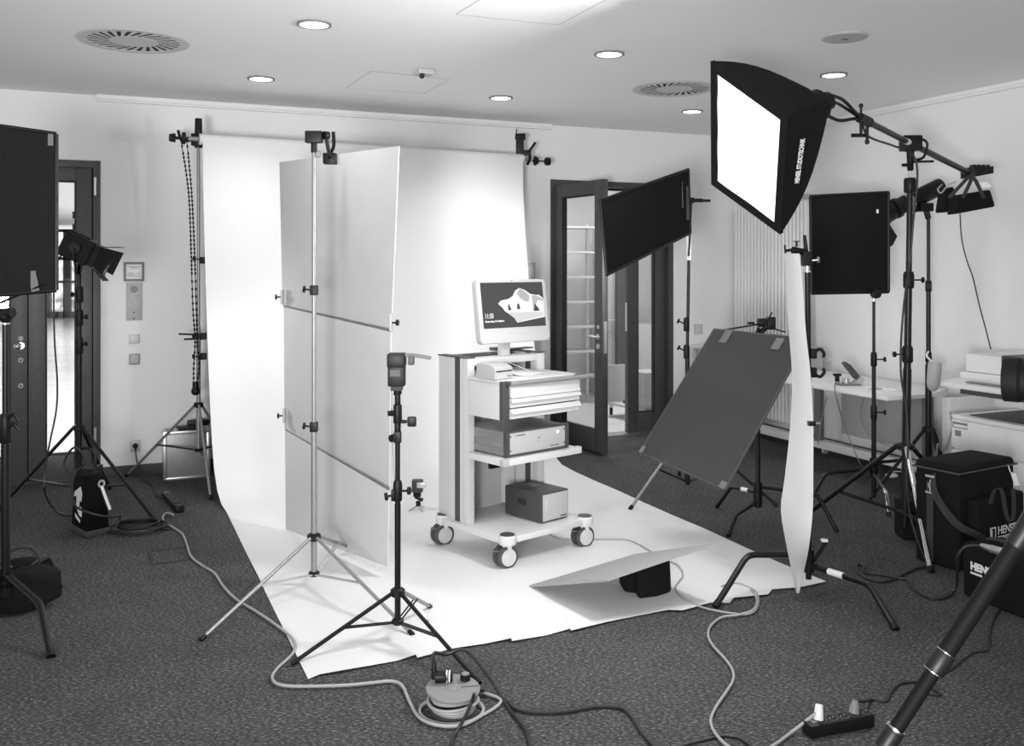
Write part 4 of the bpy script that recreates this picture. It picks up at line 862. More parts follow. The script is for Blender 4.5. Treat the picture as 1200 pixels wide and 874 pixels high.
# ---------------------------------------------------------------- boom stand + softbox
b = at(1060.5, 5.75, 0)
def z57(y, Y=5.75): return H-(y-HY)/F*Y
t = thing('boom_stand', b, 'tall heavy black stand carrying the overhead boom at right', 'light stand')
tp = (at(1067, 5.75, 0).x, 5.75)
def lx(z): k = (z-.1)/(2.3-.1); return V((b.x+(tp[0]-b.x)*k, 5.75, z))
def seg(z0, z1, r, nm): mb = MB(); mb.cyl(lx(z0), lx(z1), r, n=16); return part(nm, mb, M['black'], t)
seg(.08, z57(432), .0245, 'pole'); seg(z57(432), z57(330), .021, 'middle_pole'); seg(z57(330), z57(225), .0175, 'upper_pole')
for y, d in ((328, (1, -.1, 0)), (415, (-1, -.1, 0))): collar(t, lx(z57(y)), .022, d, .10, .05)
mb = MB(); mb.lathe(lx(z57(226)), UZ, [(.03, 0), (.036, .01), (.036, .08), (.03, .09)]); part('top_collar', mb, M['plastic'], t)
mb = MB(); mb.cyl(lx(z57(208)), lx(z57(200)), .010); part('spigot', mb, M['chrome'], t)
feet = [G(1091, 672), G(942, 607), (b.x+.62, b.y+.28)]
tripod(t, b, z57(523), z57(600), feet, .015, ('chrome', 'black', 'black'), 'black', .62, rp_=.024)
pv = lx(z57(180)); t = thing('overhead_boom', pv, 'black boom arm with pivot clamp reaching from stand to softbox', 'boom')
fe_ = P(1006, 137, 4.98); be = P(1137, 203, 6.45)
pv2 = P(1067, 168, 5.72)
mb = MB(); mb.cyl(fe_, pv2, .017, n=16); mb.cyl(pv2, be, .0195, n=16); part('arm_tube', mb, M['black'], t)
mb = MB(); d_ = (pv2-fe_).normalized(); mb.cyl(pv2-d_*.10, pv2-d_*.04, .0185, n=16); part('sticker', mb, M['print_'], t)
mb = MB(); mb.box(pv2-UZ*.0, (.11, .09, .09)); mb.cyl(pv2-UZ*.02, lx(z57(200)), .024, .018); p = part('pivot_clamp', mb, M['plastic'], t, bevel=.008)
mb = MB(); mb.cyl(pv2+V((.02, 0, -.11)), pv2+V((.13, -.02, -.11)), .007); mb.cyl(pv2+V((0, 0, -.13)), pv2+V((-.05, 0, -.13)), .010); part('lever', mb, M['plastic'], p)
mb = MB(); mb.tube(smooth_pts([pv2+V((.06, 0, .03)), pv2+V((.10, 0, .0)), pv2+V((.08, 0, -.08)), pv2+V((.03, 0, -.10))]), .008); part('bracket', mb, M['plastic'], p)
for i in range(5): mb = MB(); mb.cyl(fe_+d_*(.02+i*.035), fe_+d_*(.04+i*.035), .027); part('grip_ring', mb, M['plastic'], t, bevel=.003)
mb = MB(); q0 = fe_+d_*.04; mb.cyl(q0, q0+UZ*.06, .006); mb.sph(q0+UZ*.065, .013, 8); mb.cyl(q0, q0-UZ*.09, .008); mb.cyl(q0-UZ*.09-V((.05, 0, 0)), q0-UZ*.09+V((.03, 0, 0)), .010); mb.cyl(q0+d_*.1, q0+d_*.1-UZ*.10, .008); mb.sph(q0+d_*.1-UZ*.11, .014, 8); part('wing_knobs', mb, M['plastic'], t)
mb = MB(); mb.cyl(be-d_*.05, be+d_*.02, .035); mb.box(be+V((.07, .05, .01)), (.19, .09, .05), (V((.97, .15, .18)).normalized(), V((-.15, .97, 0)).normalized(), UZ)); part('counterweight_clamp', mb, M['plastic'], t, bevel=.004)
for i in range(4): mb = MB(); mb.box(be+V((.03+i*.035, .03+i*.005, .045)), (.012, .06, .03)); part('clamp_rib', mb, M['plastic'], t)
sb = thing('sandbag', be-UZ*.3, 'black sandbag pair hanging from the rear end of boom', 'sandbag')
for (x0, x1, y0, y1, y2, y3, Y, w_) in ((1104, 1124, 222, 218, 249, 247, 6.62, .12), (1119, 1167, 228, 222, 251, 242, 6.45, .13)):
    mb = MB(); a, bb_ = P(x0+4, y0, Y), P(x1-6, y1, Y); c_, d2_ = P(x1, y3, Y), P(x0, y2, Y)
    mb.prism([a, bb_, c_, d2_], (0, w_, 0)); part('pouch', mb, M['bag'], sb, bevel=.018, seg=3)
for x0, x1 in ((1124, 1112), (1138, 1128), (1150, 1153)):
    mb = MB(); mb.tube(smooth_pts([P(1137, 205, 6.4), P((1137+x0)/2, 212, 6.36), P(x1, 232, 6.36)]), .012, 6); part('strap', mb, M['web'], sb)
mb = MB(); mb.slab([P(1146, 214, 6.36), P(1156, 213, 6.36), P(1162, 219, 6.36), P(1150, 221, 6.36)], .01); part('label_tag', mb, M['print_'], sb)
mb = MB(); a = P(1104, 216, 6.35); mb.tube(smooth_pts([a, P(1099, 222, 6.34), P(1103, 226, 6.34), P(1110, 218, 6.35), P(1120, 213, 6.36)]), .005, 6); part('carabiner', mb, M['steel'], sb)

TLs, TRs, BRs, BLs = P(833, 72, 4.5), P(922.6, 136, 4.13), P(914, 274.5, 4.58), P(833.7, 216, 4.95)
fc = [TLs, TRs, BRs, BLs]; cf_ = sum(fc, V())/4
nb = (TRs-TLs).cross(BLs-TLs).normalized()
if nb.x < 0: nb = -nb
BK = P(957, 124, 4.74)
ux = (TRs-TLs).normalized(); uy = nb.cross(ux)
if uy.z < 0: uy = -uy
bk = [BK-ux*.075+uy*.06, BK+ux*.075+uy*.06, BK+ux*.075-uy*.06, BK-ux*.075-uy*.06]
sx = thing('softbox', cf_, 'large rectangular softbox with glowing white face hung from the boom', 'softbox')
for i in range(4):
    a, b2, c2, d2_ = fc[i], fc[(i+1) % 4], bk[(i+1) % 4], bk[i]
    out = ((a+b2)/2-cf_).normalized(); rows = []
    for r_ in range(9):
        f_ = r_/8; bul = .045*math.sin(math.pi*f_)
        axp = cf_.lerp(BK, f_); base_ = [a.lerp(b2, k/8).lerp(d2_.lerp(c2, k/8), f_) for k in range(9)]; rows.append([p+(p-axp).normalized()*bul for p in base_])
    mb = MB(); mb.sheet(rows, .003); part('side_panel', mb, M['fabric'], sx, ang=60)
ins = [cf_+(p-cf_)*k_ for p, k_ in zip(fc, (.86,)*4)]
ins = []
for i, p in enumerate(fc):
    ex = (fc[(i+1) % 4]-p).normalized(); ey = (fc[i-1]-p).normalized(); ins.append(p+ex*.045+ey*.045)
mb = MB(); ins2 = ins
for i in range(4): mb.prism([fc[i], fc[(i+1) % 4], ins2[(i+1) % 4], ins2[i]], nb*.02)
part('front_rim', mb, M['fabric'], sx)
rows = []
for r_ in range(9):
    rows.append([ins[0].lerp(ins[1], k/8).lerp(ins[3].lerp(ins[2], k/8), r_/8)+nb*(.006+.012*math.sin(math.pi*k/8)*math.sin(math.pi*r_/8)+.002*math.sin(k+2*r_)) for k in range(9)])
mb = MB(); mb.sheet(rows, .002); part('diffuser', mb, M['soft'], sx, ang=60)
# printed words on right panel
sp0, sp1 = P(934, 215, 4.38), P(941, 163, 4.30)
dirv = (sp1-sp0).normalized(); nrm2 = V((.35, -.93, .1)).normalized(); yv = nrm2.cross(dirv).normalized()
text('lettering', 'HENSEL STUDIOTECHNIK', .035, sp0+V((0, -.03, 0)), dirv, yv, M['print_'], sx, bold=.001, fit=(sp1-sp0).length)
hd = thing('studio_head', BK, 'black lamp head with tubular yoke on the back of softbox', 'lamp')
mb = MB(); mb.ring(BK-nb*.02, BK+nb*.02, .08, .055); mb.cyl(BK-nb*.02, BK+nb*.08, .055, .045, n=20); part('housing', mb, M['plastic'], hd)
mb = MB(); e0 = BK+nb*.04+uy*.055; e1_ = BK+nb*.04-uy*.055; mb.tube(smooth_pts([e0, e0.lerp(fe_, .45)+uy*.035, e0.lerp(fe_, .8)+uy*.02, fe_, e1_.lerp(fe_, .8)-uy*.02, e1_.lerp(fe_, .45)-uy*.035, e1_]), .009); part('yoke', mb, M['black'], hd)
mb = MB(); mb.tube(smooth_pts([BK+nb*.06, BK.lerp(fe_, .5)+UZ*.04, fe_]), .008); part('bracket', mb, M['black'], hd)
mb = MB(); mb.tube(smooth_pts([fe_+d_*.06-UZ*.02, P(1018, 160, 5.1), P(1045, 170, 5.45), P(1060, 176, 5.68), P(1072, 185, 5.68), P(1075, 210, 5.68), P(1070, 262, 5.68), P(1066, 310, 5.70), P(1060, 350, 5.68), P(1056, 400, 5.69), P(1056, 440, 5.69), P(1062, 480, 5.69), P(1064, 520, 5.66), P(1063, 560, 5.60), P(1066, 600, 5.5), P(1078, 640, 5.3), G(1087, 660, .01)]), .0065)
single('lamp_cable', mb, M['cableb'], lx(1.0), 'black lamp cable running down the boom stand', 'cable')
mb = MB(); mb.tube(smooth_pts([P(1125, 250, 6.5), P(1127, 280, 6.5), P(1133, 305, 6.5), P(1140, 325, 6.5), P(1147, 355, 6.52), P(1155, 385, 6.55), P(1161, 409, 6.58)]), .0045); single('hanging_cable', mb, M['cableb'], P(1161, 409, 6.6), 'thin black cable hanging from the boom down to the copier', 'cable')

# ---------------------------------------------------------------- tube head stand
b = at(1088, 6.86, 0)
def z70(y, Y=6.86): return H-(y-HY)/F*Y
t = thing('light_stand', b, 'black tripod stand under the long tubular lamp near copier', 'light stand', 'light stands')
pole(t, b, .1, z70(430), .0225); pole(t, b, z70(430), z70(335), .016, 'black', 'middle_pole'); pole(t, b, z70(335), z70(250), .012, 'black', 'upper_pole')
tripod(t, b, z70(503), .18, [(b.x-.50, b.y-.18), (b.x+.04, b.y-.30), (b.x+.17, b.y-.02)], .012, 'black', 'chrome', .6, rp_=.018)
for y in (335, 418, 433): collar(t, at(1088, 6.86, z70(y)), .015, (-.3, -1, 0), .08, .02)
tb = thing('tubular_lamp', P(1080, 238, 6.9), 'long black tubular lamp head behind the boom stand pole', 'lamp')
a, e = P(1048, 245, 6.93), P(1103, 218, 6.98); dd = (e-a).normalized()
mb = MB(); mb.cyl(a, e, .062, n=24); part('housing', mb, M['plastic'], tb, bevel=.008)
mb = MB(); mb.cyl(a-dd*.02, a-dd*.14, .07, .085, n=24); mb.ring(a, a+dd*.03, .075, .05); hd_ = part('front_flange', mb, M['plastic'], tb)
mb = MB(); q = a-dd*.14; mb.prism([q-UZ*.06, q-UZ*.06+V((.09, 0, 0)), q+V((.14, 0, -.14)), q+V((.11, 0, -.20)), q+V((.03, 0, -.26))], (0, .012, 0)); part('barn_door', mb, M['plastic'], hd_)
mb = MB(); mb.ring(a+dd*.1, a+dd*.14, .07, .058); part('silver_band', mb, M['steel'], tb)
mb = MB(); q = P(1084, 243, 6.92); mb.box(q, (.09, .09, .06)); mb.cyl(q, at(1088, 6.86, z70(256)), .02); mb.cyl(q, q+V((-.09, -.02, -.03)), .012); part('tilt_bracket', mb, M['plastic'], tb, bevel=.006)
cwt = thing('counterweight_bag', P(1095, 440, 6.9), 'pale cylindrical padded bag hanging on the tubular lamp stand', 'bag')
mb = MB(); c0, c1 = P(1096, 424, 6.78), P(1093, 457, 6.78); mb.lathe(c0, c1-c0, [(.044, 0), (.047, .02), (.047, .06), (.045, .15), (.035, .19), (.012, .21)], 16); part('body', mb, M['offw'], cwt)
mb = MB(); mb.tube(smooth_pts([P(1093, 425, 6.78), P(1086, 417, 6.80), P(1088, 412, 6.83)]), .007); part('strap', mb, M['print_'], cwt)

# ---------------------------------------------------------------- left lamp and stand
b = V((-2.93, 6.45, 0))
def z64(y, Y=6.45): return H-(y-HY)/F*Y
t = thing('light_stand', b, 'black tripod stand in front of the left glass door', 'light stand', 'light stands')
pole(t, b, .12, z64(415), .020); pole(t, b, z64(415), z64(365), .017, 'black', 'middle_pole'); pole(t, b, z64(365), z64(318), .014, 'black', 'upper_pole'); pole(t, b, z64(318), z64(305), .008, 'black', 'spigot')
tripod(t, b, z64(501), .16, [G(183, 612), (-3.46, 6.40), (-2.97, 7.04)], .0115, ('black', 'black', 'black'), 'black', .62, rp_=.018)
for y, d in ((345, (-1, 0, 0)), (372, (1, 0, .1)), (405, (1, 0, .3))): collar(t, at(93, 6.45, z64(y)), .018, d, .11, .02)
lm = thing('barn_door_lamp', P(100, 297, 6.4), 'black studio lamp with barn doors on the stand before door', 'lamp')
ax = V((.80, .16, -.38)).normalized(); sx_ = ax.cross(UZ).normalized(); uu = sx_.cross(ax).normalized(); c = P(92, 291, 6.4)
mb = MB(); mb.box(c, (.20, .17, .17), (ax, sx_, uu)); mb.box(c-ax*.02+uu*.09, (.13, .10, .012), (ax, sx_, uu)); hs = part('housing', mb, M['plastic'], lm, bevel=.012)
mb = MB(); mb.box(c+ax*.12, (.05, .15, .15), (ax, sx_, uu)); part('front_frame', mb, M['plastic'], lm, bevel=.004)
mb = MB(); q = c+ax*.146; mb.cyl(q, q+ax*.003, .06, n=24); part('lens', mb, M['lamp'], lm)
for dr, wv in ((uu, sx_), (-uu, sx_), (sx_, uu), (-sx_, uu)):
    q = c+ax*.145+dr*.075; o2 = ax*.105+dr*.05
    mb = MB(); mb.slab([q-wv*.07, q+wv*.07, q+wv*.085+o2, q-wv*.085+o2], .004); part('barn_door', mb, M['plastic'], lm)
for sg in (-1, 1):
    mb = MB(); q = c+sx_*.09*sg; mb.cyl(q, q+sx_*.02*sg, .035, n=18); mb.tube(smooth_pts([q+sx_*.02*sg, q+sx_*.02*sg-UZ*.08, c-UZ*.165+sx_*.05*sg, c-UZ*.17]), .007); part('yoke', mb, M['black'], lm)
mb = MB(); mb.cyl(c-UZ*.17, V((b.x, b.y, z64(312))), .015); part('socket', mb, M['black'], lm)
mb = MB(); mb.tube(smooth_pts([P(75, 295, 6.45), P(66, 310, 6.42), P(63, 345, 6.40), P(64, 400, 6.40), P(67, 445, 6.40), P(66, 480, 6.40), P(58, 520, 6.38), P(53, 550, 6.36), G(52, 572, .25), G(56, 586, .1), G(65, 598, .012), G(76, 603, .012), G(87, 604, .03)]), .006)
single('lamp_cable', mb, M['cableb'], G(65, 598), 'black cable hanging from the left lamp to the power pack', 'cable')
# power pack
n0, n1, n3 = G(101, 631), G(128, 625), G(83.5, 621)
pk = thing('power_pack', n0, 'black flash power pack with printed emblem under the left stand', 'power pack')
e1_, e3_ = n1-n0, n3-n0; n2 = n1+e3_
zt_ = .36; cpk = (n0+n1+n2+n3)/4
tpf = lambda p: cpk+(p-cpk)*.84+UZ*zt_
mb = MB(); mb.hexa([p+UZ*.035 for p in (n0, n1, n2, n3)]+[tpf(p) for p in (n0, n1, n2, n3)]); part('body', mb, M['blackm'], pk, bevel=.008)
mb = MB(); mb.prism([cpk+(p-cpk)*1.05 for p in (n0, n1, n2, n3)], (0, 0, .04)); part('base', mb, M['dgrey'], pk, bevel=.006)
mb = MB(); tc_ = cpk+UZ*zt_; mb.box(tc_+UZ*.02, (.10, .14, .05)); mb.tube(smooth_pts([tc_+V((-.08, 0, 0)), tc_+V((-.09, 0, .12)), tc_+V((-.03, 0, .16)), tc_+V((.03, 0, .12)), tc_+V((.03, 0, 0))]), .009); part('handle', mb, M['plastic'], pk)
mb = MB(); mb.tube(smooth_pts([tc_+V((-.05, -.08, .0)), tc_+V((-.12, -.09, .08)), tc_+V((-.06, -.08, .18)), tc_+V((.0, -.07, .09)), tc_+V((-.06, -.09, .0)), n0+V((-.06, -.03, .22)), n0+V((.05, -.06, .17)), n0+V((.15, .0, .13)), n1+V((.06, .02, .10)), n1+V((.03, .0, .02))]), .007); part('lead', mb, M['cableb'], pk)
def facept(f0, f1, u, v): a = (f0+UZ*.035).lerp(tpf(f0), v); b_ = (f1+UZ*.035).lerp(tpf(f1), v); return a.lerp(b_, u)
nL = (n3-n0).cross(UZ).normalized(); nL = -nL if nL.y > 0 else nL
for pl in ([(.30, .68), (.42, .80), (.60, .74), (.85, .66), (.88, .56), (.7, .60), (.68, .40), (.50, .38), (.45, .55), (.35, .52)], [(.28, .34), (.35, .44), (.5, .36), (.62, .36), (.48, .26), (.3, .24)], [(.40, .18), (.75, .26), (.72, .19), (.40, .12)]):
    mb = MB(); mb.prism([facept(n0, n3, u, v)+nL*.002 for u, v in pl], nL*.0015); part('emblem', mb, M['print_'], pk)
mb = MB(); q = facept(n0, n1, .70, .86); nR_ = (n1-n0).cross(UZ).normalized(); nR_ = -nR_ if nR_.y > 0 else nR_
mb.ring(q+nR_*.004, q+nR_*.012, .024, .012, 16); mb.tube([q+nR_*.01-UZ*.02, q+nR_*.012+V((.02, 0, -.08)), q+nR_*.012+V((.05, 0, -.16))], .012, 6); part('strap_buckle', mb, M['steel'], pk)
# coil
pts = []
for i in range(75):
    a = i*.34; c_ = G(163, 621); rr_ = .19-.0010*i; pts.append(c_+V((math.cos(a)*rr_*(1+.15*math.sin(i*.21)), math.sin(a)*rr_*.85, .008+.0006*i)))
mb = MB(); mb.tube([n1+V((.03, .0, .02))]+pts, .0065, 6); single('cable_coil', mb, M['cableb'], G(163, 621), 'black cable coil on the carpet right of the power pack', 'cable')
# power strips
def strip(pa, pb, w_, h_, n, name, label, mt='plastic'):
    a, b_ = V(pa), V(pb); d = (b_-a).normalized(); x = V((-d.y, d.x, 0)); L = (b_-a).length
    t = thing(name, (a+b_)/2, label, 'power strip'); mb = MB(); mb.box((a+b_)/2+UZ*h_/2, (L, w_, h_), (d, x, UZ)); part('body', mb, M[mt], t, bevel=.006)
    for i in range(n):
        q = a+d*(L*(.22+.70*i/(n-1)))+UZ*h_; mb = MB(); mb.ring(q-UZ*.001, q+UZ*.003, .0225, .0185, 20); s_ = part('socket', mb, M['dgrey'], t)
        mb = MB(); mb.cyl(q, q+UZ*.0012, .0185, n=20); part('well', mb, M['slot'], s_)
        mb = MB(); mb.cyl(q+d*.008+x*.004, q+d*.008+x*.004+UZ*.003, .003, n=8); mb.cyl(q-d*.008, q-d*.008+UZ*.003, .003, n=8); part('contact', mb, M['steel'], s_)
    mb = MB(); q = a+d*.03+UZ*h_; mb.box(q, (.02, .022, .008), (d, x, UZ)); part('switch', mb, M['mgrey'], t, bevel=.002)
    return t, d, x
strip(G(194, 583), G(211, 601), .055, .045, 4, 'power_strip', 'small black power strip on carpet beside the backdrop edge')
sA, sB = G(945, 862), G(1019, 848); st_, sd, sxx = strip(sA, sB, .058, .045, 5, 'power_strip', 'black five-socket power strip on the carpet in the foreground')
q = sA+sd*.05+UZ*.048; mb = MB(); mb.cyl(q, q+V((.006, .01, .05)), .018, .013); pl_ = single('power_plug', mb, M['print_'], q, 'white plug pushed into the foreground power strip', 'plug', bevel=.004)
q2 = sA+sd*((sB-sA).length*.745)+UZ*.048; mb = MB(); mb.lathe(q2, V((.2, .2, .9)), [(.018, 0), (.018, .02), (.010, .045)]); single('power_plug', mb, M['mgrey'], q2, 'dark plug in the foreground strip with black lead', 'plug')

# ---------------------------------------------------------------- floor box lid
t = thing('floor_box_lid', G(201, 652), 'rectangular carpet-filled floor outlet lid set in the carpet', 'floor outlet')
c4 = [G(173, 645.5), G(222, 640.5), G(231, 655.5), G(177, 662)]; cm = sum(c4, V())/4
mb = MB()
for i in range(4):
    a, b_ = c4[i], c4[(i+1) % 4]; mb.prism([a, b_, cm+(b_-cm)*.86, cm+(a-cm)*.86], (0, 0, .004))
part('frame', mb, M['gasket'], t)

# ---------------------------------------------------------------- cables on floor
def cable(px, mt, r, label, name='cable', z=None, pre=None, post=None):
    pts = (pre or [])+[G(p[0], p[1], (z or r)+(p[2] if len(p) > 2 else 0)) for p in px]+(post or [])
    mb = MB(); mb.tube(smooth_pts(pts), r, 8); return single(name, mb, M[mt], pts[len(pts)//2], label, 'cable')
RC = G(531, 833)
cable([(203, 603, .02), (196, 601), (191, 605), (193, 612), (205, 619), (214, 626), (219, 638), (224, 652), (238, 663), (251, 671), (262, 687), (277, 702), (300, 716), (325, 733), (341, 746), (346, 757), (341, 768), (326, 782), (319, 793), (325, 801), (345, 804), (400, 803), (435, 800), (458, 798), (471, 803), (480, 822), (492, 841), (515, 850), (542, 849), (565, 838), (584, 826), (585, 818), (566, 811), (560, 809)], 'cablew', .0060, 'pale extension lead snaking across the carpet to the cable reel', 'extension_lead', .012)
cable([(561, 808, .02), (575, 812), (592, 820), (605, 831), (630, 835), (665, 834), (700, 828), (728, 830), (742, 842), (750, 856), (768, 876), (790, 890)], 'cableb', .006, 'thin black cable running right from the cable reel', 'black_cable', .008, pre=[])
cable([(556, 812, .10), (552, 824, .06), (546, 838, .03), (536, 856), (530, 868), (532, 885)], 'cableb', .006, 'black cable dropping over the reel edge to the bottom', 'black_cable', .012)
cable([(640, 621), (648, 628), (662, 632), (690, 632), (730, 632), (747, 637), (764, 647)], 'cablew', .0045, 'thin grey cable from the cart to behind foam board', 'thin_cable', .010)
cable([(784, 657), (795, 663), (800, 674), (792, 686), (793, 694), (803, 703), (825, 712), (855, 718), (878, 719), (888, 710), (887, 695), (875, 687), (860, 683), (845, 687)], 'cablew', .0045, 'thin pale cable looping at the paper corner', 'thin_cable', .012)
cable([(880, 690, .005), (887, 702, .005), (883, 714, .005), (866, 720), (846, 723), (833, 733), (830, 745), (836, 757), (848, 770), (858, 784), (859, 797), (850, 812), (838, 830), (833, 845), (839, 860), (856, 876), (880, 883), (905, 874), (930, 856)], 'cablew', .0055, 'white cable winding down the carpet into the foreground power strip', 'white_cable', .014, post=[q+V((0, 0, .03))])
cable([(790, 876), (820, 868), (850, 862), (868, 866), (885, 880), (890, 895)], 'cableb', .0055, 'short black cable at the bottom edge left of the strip', 'black_cable')
cable([(1013, 822, .03), (1022, 820), (1038, 822), (1044, 812), (1053, 802), (1070, 799), (1085, 801), (1098, 810), (1102, 814), (1090, 813), (1078, 808), (1095, 792), (1113, 785), (1125, 776), (1140, 765), (1158, 761), (1160, 745), (1163, 730), (1172, 715), (1188, 702), (1198, 692), (1200, 682), (1193, 674)], 'cableb', .005, 'thin black lead from the foreground power strip to the small bag', 'black_cable', pre=[q2+V((.01, .01, .04))])
cable([(1092, 664), (1075, 666), (1058, 674), (1040, 681), (1022, 680), (1008, 673), (1003, 666), (1006, 661), (1013, 664), (1014, 671), (1030, 673), (1050, 677), (1064, 680), (1072, 691), (1090, 701), (1108, 700), (1120, 690, .02)], 'cableb', .007, 'black cable looped on the carpet before the bags', 'bag_cable', post=[P(1122, 668, 4.74), P(1122, 652, 4.70), P(1132, 640, 4.68), P(1150, 639, 4.66)])
mb = MB(); a, e = P(1150, 639, 4.66), P(1184, 650, 4.50); mb.cyl(a, a.lerp(e, .35), .012, .017); mb.cyl(a.lerp(e, .35), e, .020); single('cable_connector', mb, M['steel'], a, 'silver cable connector lying on top of the small black bag', 'connector', bevel=.003)

# cable reel
t = thing('cable_reel', RC, 'round grey cable reel with pale wound cable in foreground', 'cable reel')
mb = MB(); mb.lathe(RC, UZ, [(.085, .0), (.085, .008), (.045, .012), (.045, .075)], 28); part('drum', mb, M['dgrey'], t)
top = RC+V((.0, .0, .088)); tl = V((.03, -.08, 1)).normalized()
mb = MB(); mb.lathe(top, tl, [(.080, -.014), (.099, -.012), (.101, -.003), (.098, .0), (.03, .001), (.001, .001)], 36); part('top_disc', mb, M['barm'], t)
mb = MB(); mb.lathe(top+tl*.001, tl, [(.028, 0), (.028, .002), (.024, .003)], 24); part('centre_cap', mb, M['mgrey'], t)
q0 = top+tl*.0012; mb = MB(); mb.cyl(q0+V((-.094, .005, 0)), q0+V((-.028, .0, 0)), .001, n=6); mb.cyl(q0+V((.028, .0, 0)), q0+V((.094, .012, 0)), .001, n=6); part('disc_joint', mb, M['ink'], t)
mb = MB(); q = top+V((.042, .055, .005)); mb.cyl(q, q+tl*.022, .019, n=20); k_ = part('socket_button', mb, M['plastic'], t); mb = MB(); mb.cyl(q+tl*.022, q+tl*.0245, .015, n=20); part('button_face', mb, M['mgrey'], k_)
for i in range(6):
    rr_ = .075+.006*((i*5) % 4); z = .012+.010*i; mb = MB(); mb.tube([RC+V((math.cos(a)*rr_, math.sin(a)*rr_, z+.004*math.sin(a*2+i))) for a in [2*math.pi*k/36 for k in range(36)]], .006, 6, closed=True); part('cable_winding', mb, M['cablew'], t)
mb = MB(); mb.tube([RC+V((math.cos(a)*.118-.005, math.sin(a)*.100-.012, .010+.006*math.sin(a))) for a in [2*math.pi*k/36 for k in range(36)]], .0065, 6, closed=True); part('cable_winding', mb, M['cablew'], t)
pq = top+V((-.040, .038, .024)); t = thing('power_plug', pq, 'large black angled plug on top of the cable reel', 'plug')
mb = MB(); mb.cyl(pq+V((-.03, -.005, .0)), pq+V((.036, .0, .0)), .023, .020, n=18); mb.cyl(pq+V((-.032, .0, -.01)), pq+V((-.036, .005, .055)), .013, .008, n=14); part('body', mb, M['plastic'], t, bevel=.004)
mb = MB(); mb.ring(pq+V((.012, 0, .0)), pq+V((.017, 0, 0)), .0225, .019, 18); mb.ring(pq+V((.022, 0, .0)), pq+V((.027, 0, 0)), .022, .018, 18); part('white_band', mb, M['print_'], t)
pts = [pq+V((-.036, .005, .05)), pq+V((-.034, .02, .08)), P(523, 767, 3.68), P(540, 761, 3.72), P(553, 768, 3.70), P(566, 784, 3.68), G(580, 804, .04), G(592, 824, .008), G(606, 843, .008), G(618, 860, .008), G(622, 885, .008)]
mb = MB(); mb.tube(smooth_pts(pts), .0065); single('black_cable', mb, M['cableb'], G(592, 824), 'black cable arching up from the reel plug and across carpet', 'cable')

# ---------------------------------------------------------------- foam board on black wedge
fb = [G(620, 687, .008), P(712, 680, 4.40), P(836, 638, 4.63), P(745, 649.8, 5.13)]
mb = MB(); mb.slab(fb, .009); single('foam_board', mb, M['foam'], fb[0], 'grey-white foam board propped on a black weight on the paper', 'reflector')
wg = thing('black_weight_bag', G(757, 700), 'black cloth weight propping up the foam board', 'sandbag')
mb = MB()
for x0, x1, Ya, Yc, zt_ in ((731, 758, 4.80, 4.80, .155), (748, 787, 4.70, 4.80, .168)):
    mb = MB(); a_, c_ = at(x0, Ya, .006), at(x1, Yc, .006); m_ = a_.lerp(c_, .55)+V((0, -.02, 0)); bk_ = V((-.01, .13, 0))
    f = [a_, m_, c_, c_+bk_, a_+bk_]
    mb.add(f+[V((p.x-.004, p.y+.012, zt_+(.008 if i in (1, 2) else 0)-(.085 if i > 2 else 0))) for i, p in enumerate(f)], [(4, 3, 2, 1, 0), (5, 6, 7, 8, 9)]+[(i, (i+1) % 5, 5+(i+1) % 5, 5+i) for i in range(5)])
    part('pouch', mb, M['fabric'], wg, bevel=.02, seg=3)

# ---------------------------------------------------------------- table right
t = thing('work_table', rp(1.9, .5), 'long white work table along the right wall behind the stands', 'table')
s_n = 3.0; o_f = .93
tc = [rp(.9, .93), rp(2.93, .93), rp(2.93, .50), rp(2.75, .14), rp(.9, .14)]
mb = MB(); mb.prism([p+UZ*.690 for p in tc], (0, 0, .03)); part('table_top', mb, M['lam'], t, bevel=.004)
for s_, o_ in ((1.42, .22), (2.62, .22)):
    mb = MB(); rbox(mb, s_, s_+.07, o_, o_+.05, .10, .69); part('leg', mb, M['mgrey'], t, bevel=.003)
mb = MB(); rbox(mb, .35, 2.75, .18, .27, .05, .12); part('floor_rail', mb, M['lam'], t, bevel=.003)
for s_ in (.5, 1.5, 2.6):
    mb = MB(); c = rp(s_, .22, .025); mb.cyl(c-N*.015, c+N*.015, .025); part('castor', mb, M['whitep'], t)
mb = MB(); rbox(mb, 1.65, 2.60, .15, .17, .20, .66); part('modesty_panel', mb, M['lgrey'], t)
mb = MB(); q = tc[1]+(tc[2]-tc[1])*.35+UZ*.705+N*.002; mb.cyl(q, q+N*.004, .008); part('screw', mb, M['mgrey'], t)
TZ = .721
def TP(px, py): Y = (H-TZ)*F/(py-HY); return V(((px-CX)/F*Y, Y, TZ))
c = TP(994, 451); hpn = thing('hole_punch', c, 'large grey hole punch with raised dark lever on work table', 'hole punch')
mb = MB(); mb.box(c+UZ*.008, (.17, .10, .014), (V((.9, .1, 0)).normalized(), V((-.1, .9, 0)).normalized(), UZ)); part('base', mb, M['mgrey'], hpn, bevel=.003)
mb = MB(); mb.prism([c+V((.02, -.04, .014)), c+V((.10, -.04, .014)), c+V((.115, -.04, .05)), c+V((.085, -.04, .075)), c+V((.05, -.04, .03))], (0, .08, 0)); part('body', mb, M['lgrey'], hpn, bevel=.003)
mb = MB(); mb.prism([c+V((.09, -.03, .065)), c+V((.045, -.03, .05)), c+V((-.045, -.03, .17)), c+V((-.03, -.03, .185)), c+V((.01, -.03, .16))], (0, .06, 0)); part('lever', mb, M['dgrey'], hpn, bevel=.004)
mb = MB(); mb.cyl(c+V((-.02, -.01, .014)), c+V((-.02, -.01, .05)), .022); mb.cyl(c+V((-.06, -.01, .014)), c+V((-.06, -.01, .055)), .010); part('punch_pin', mb, M['steel'], hpn)
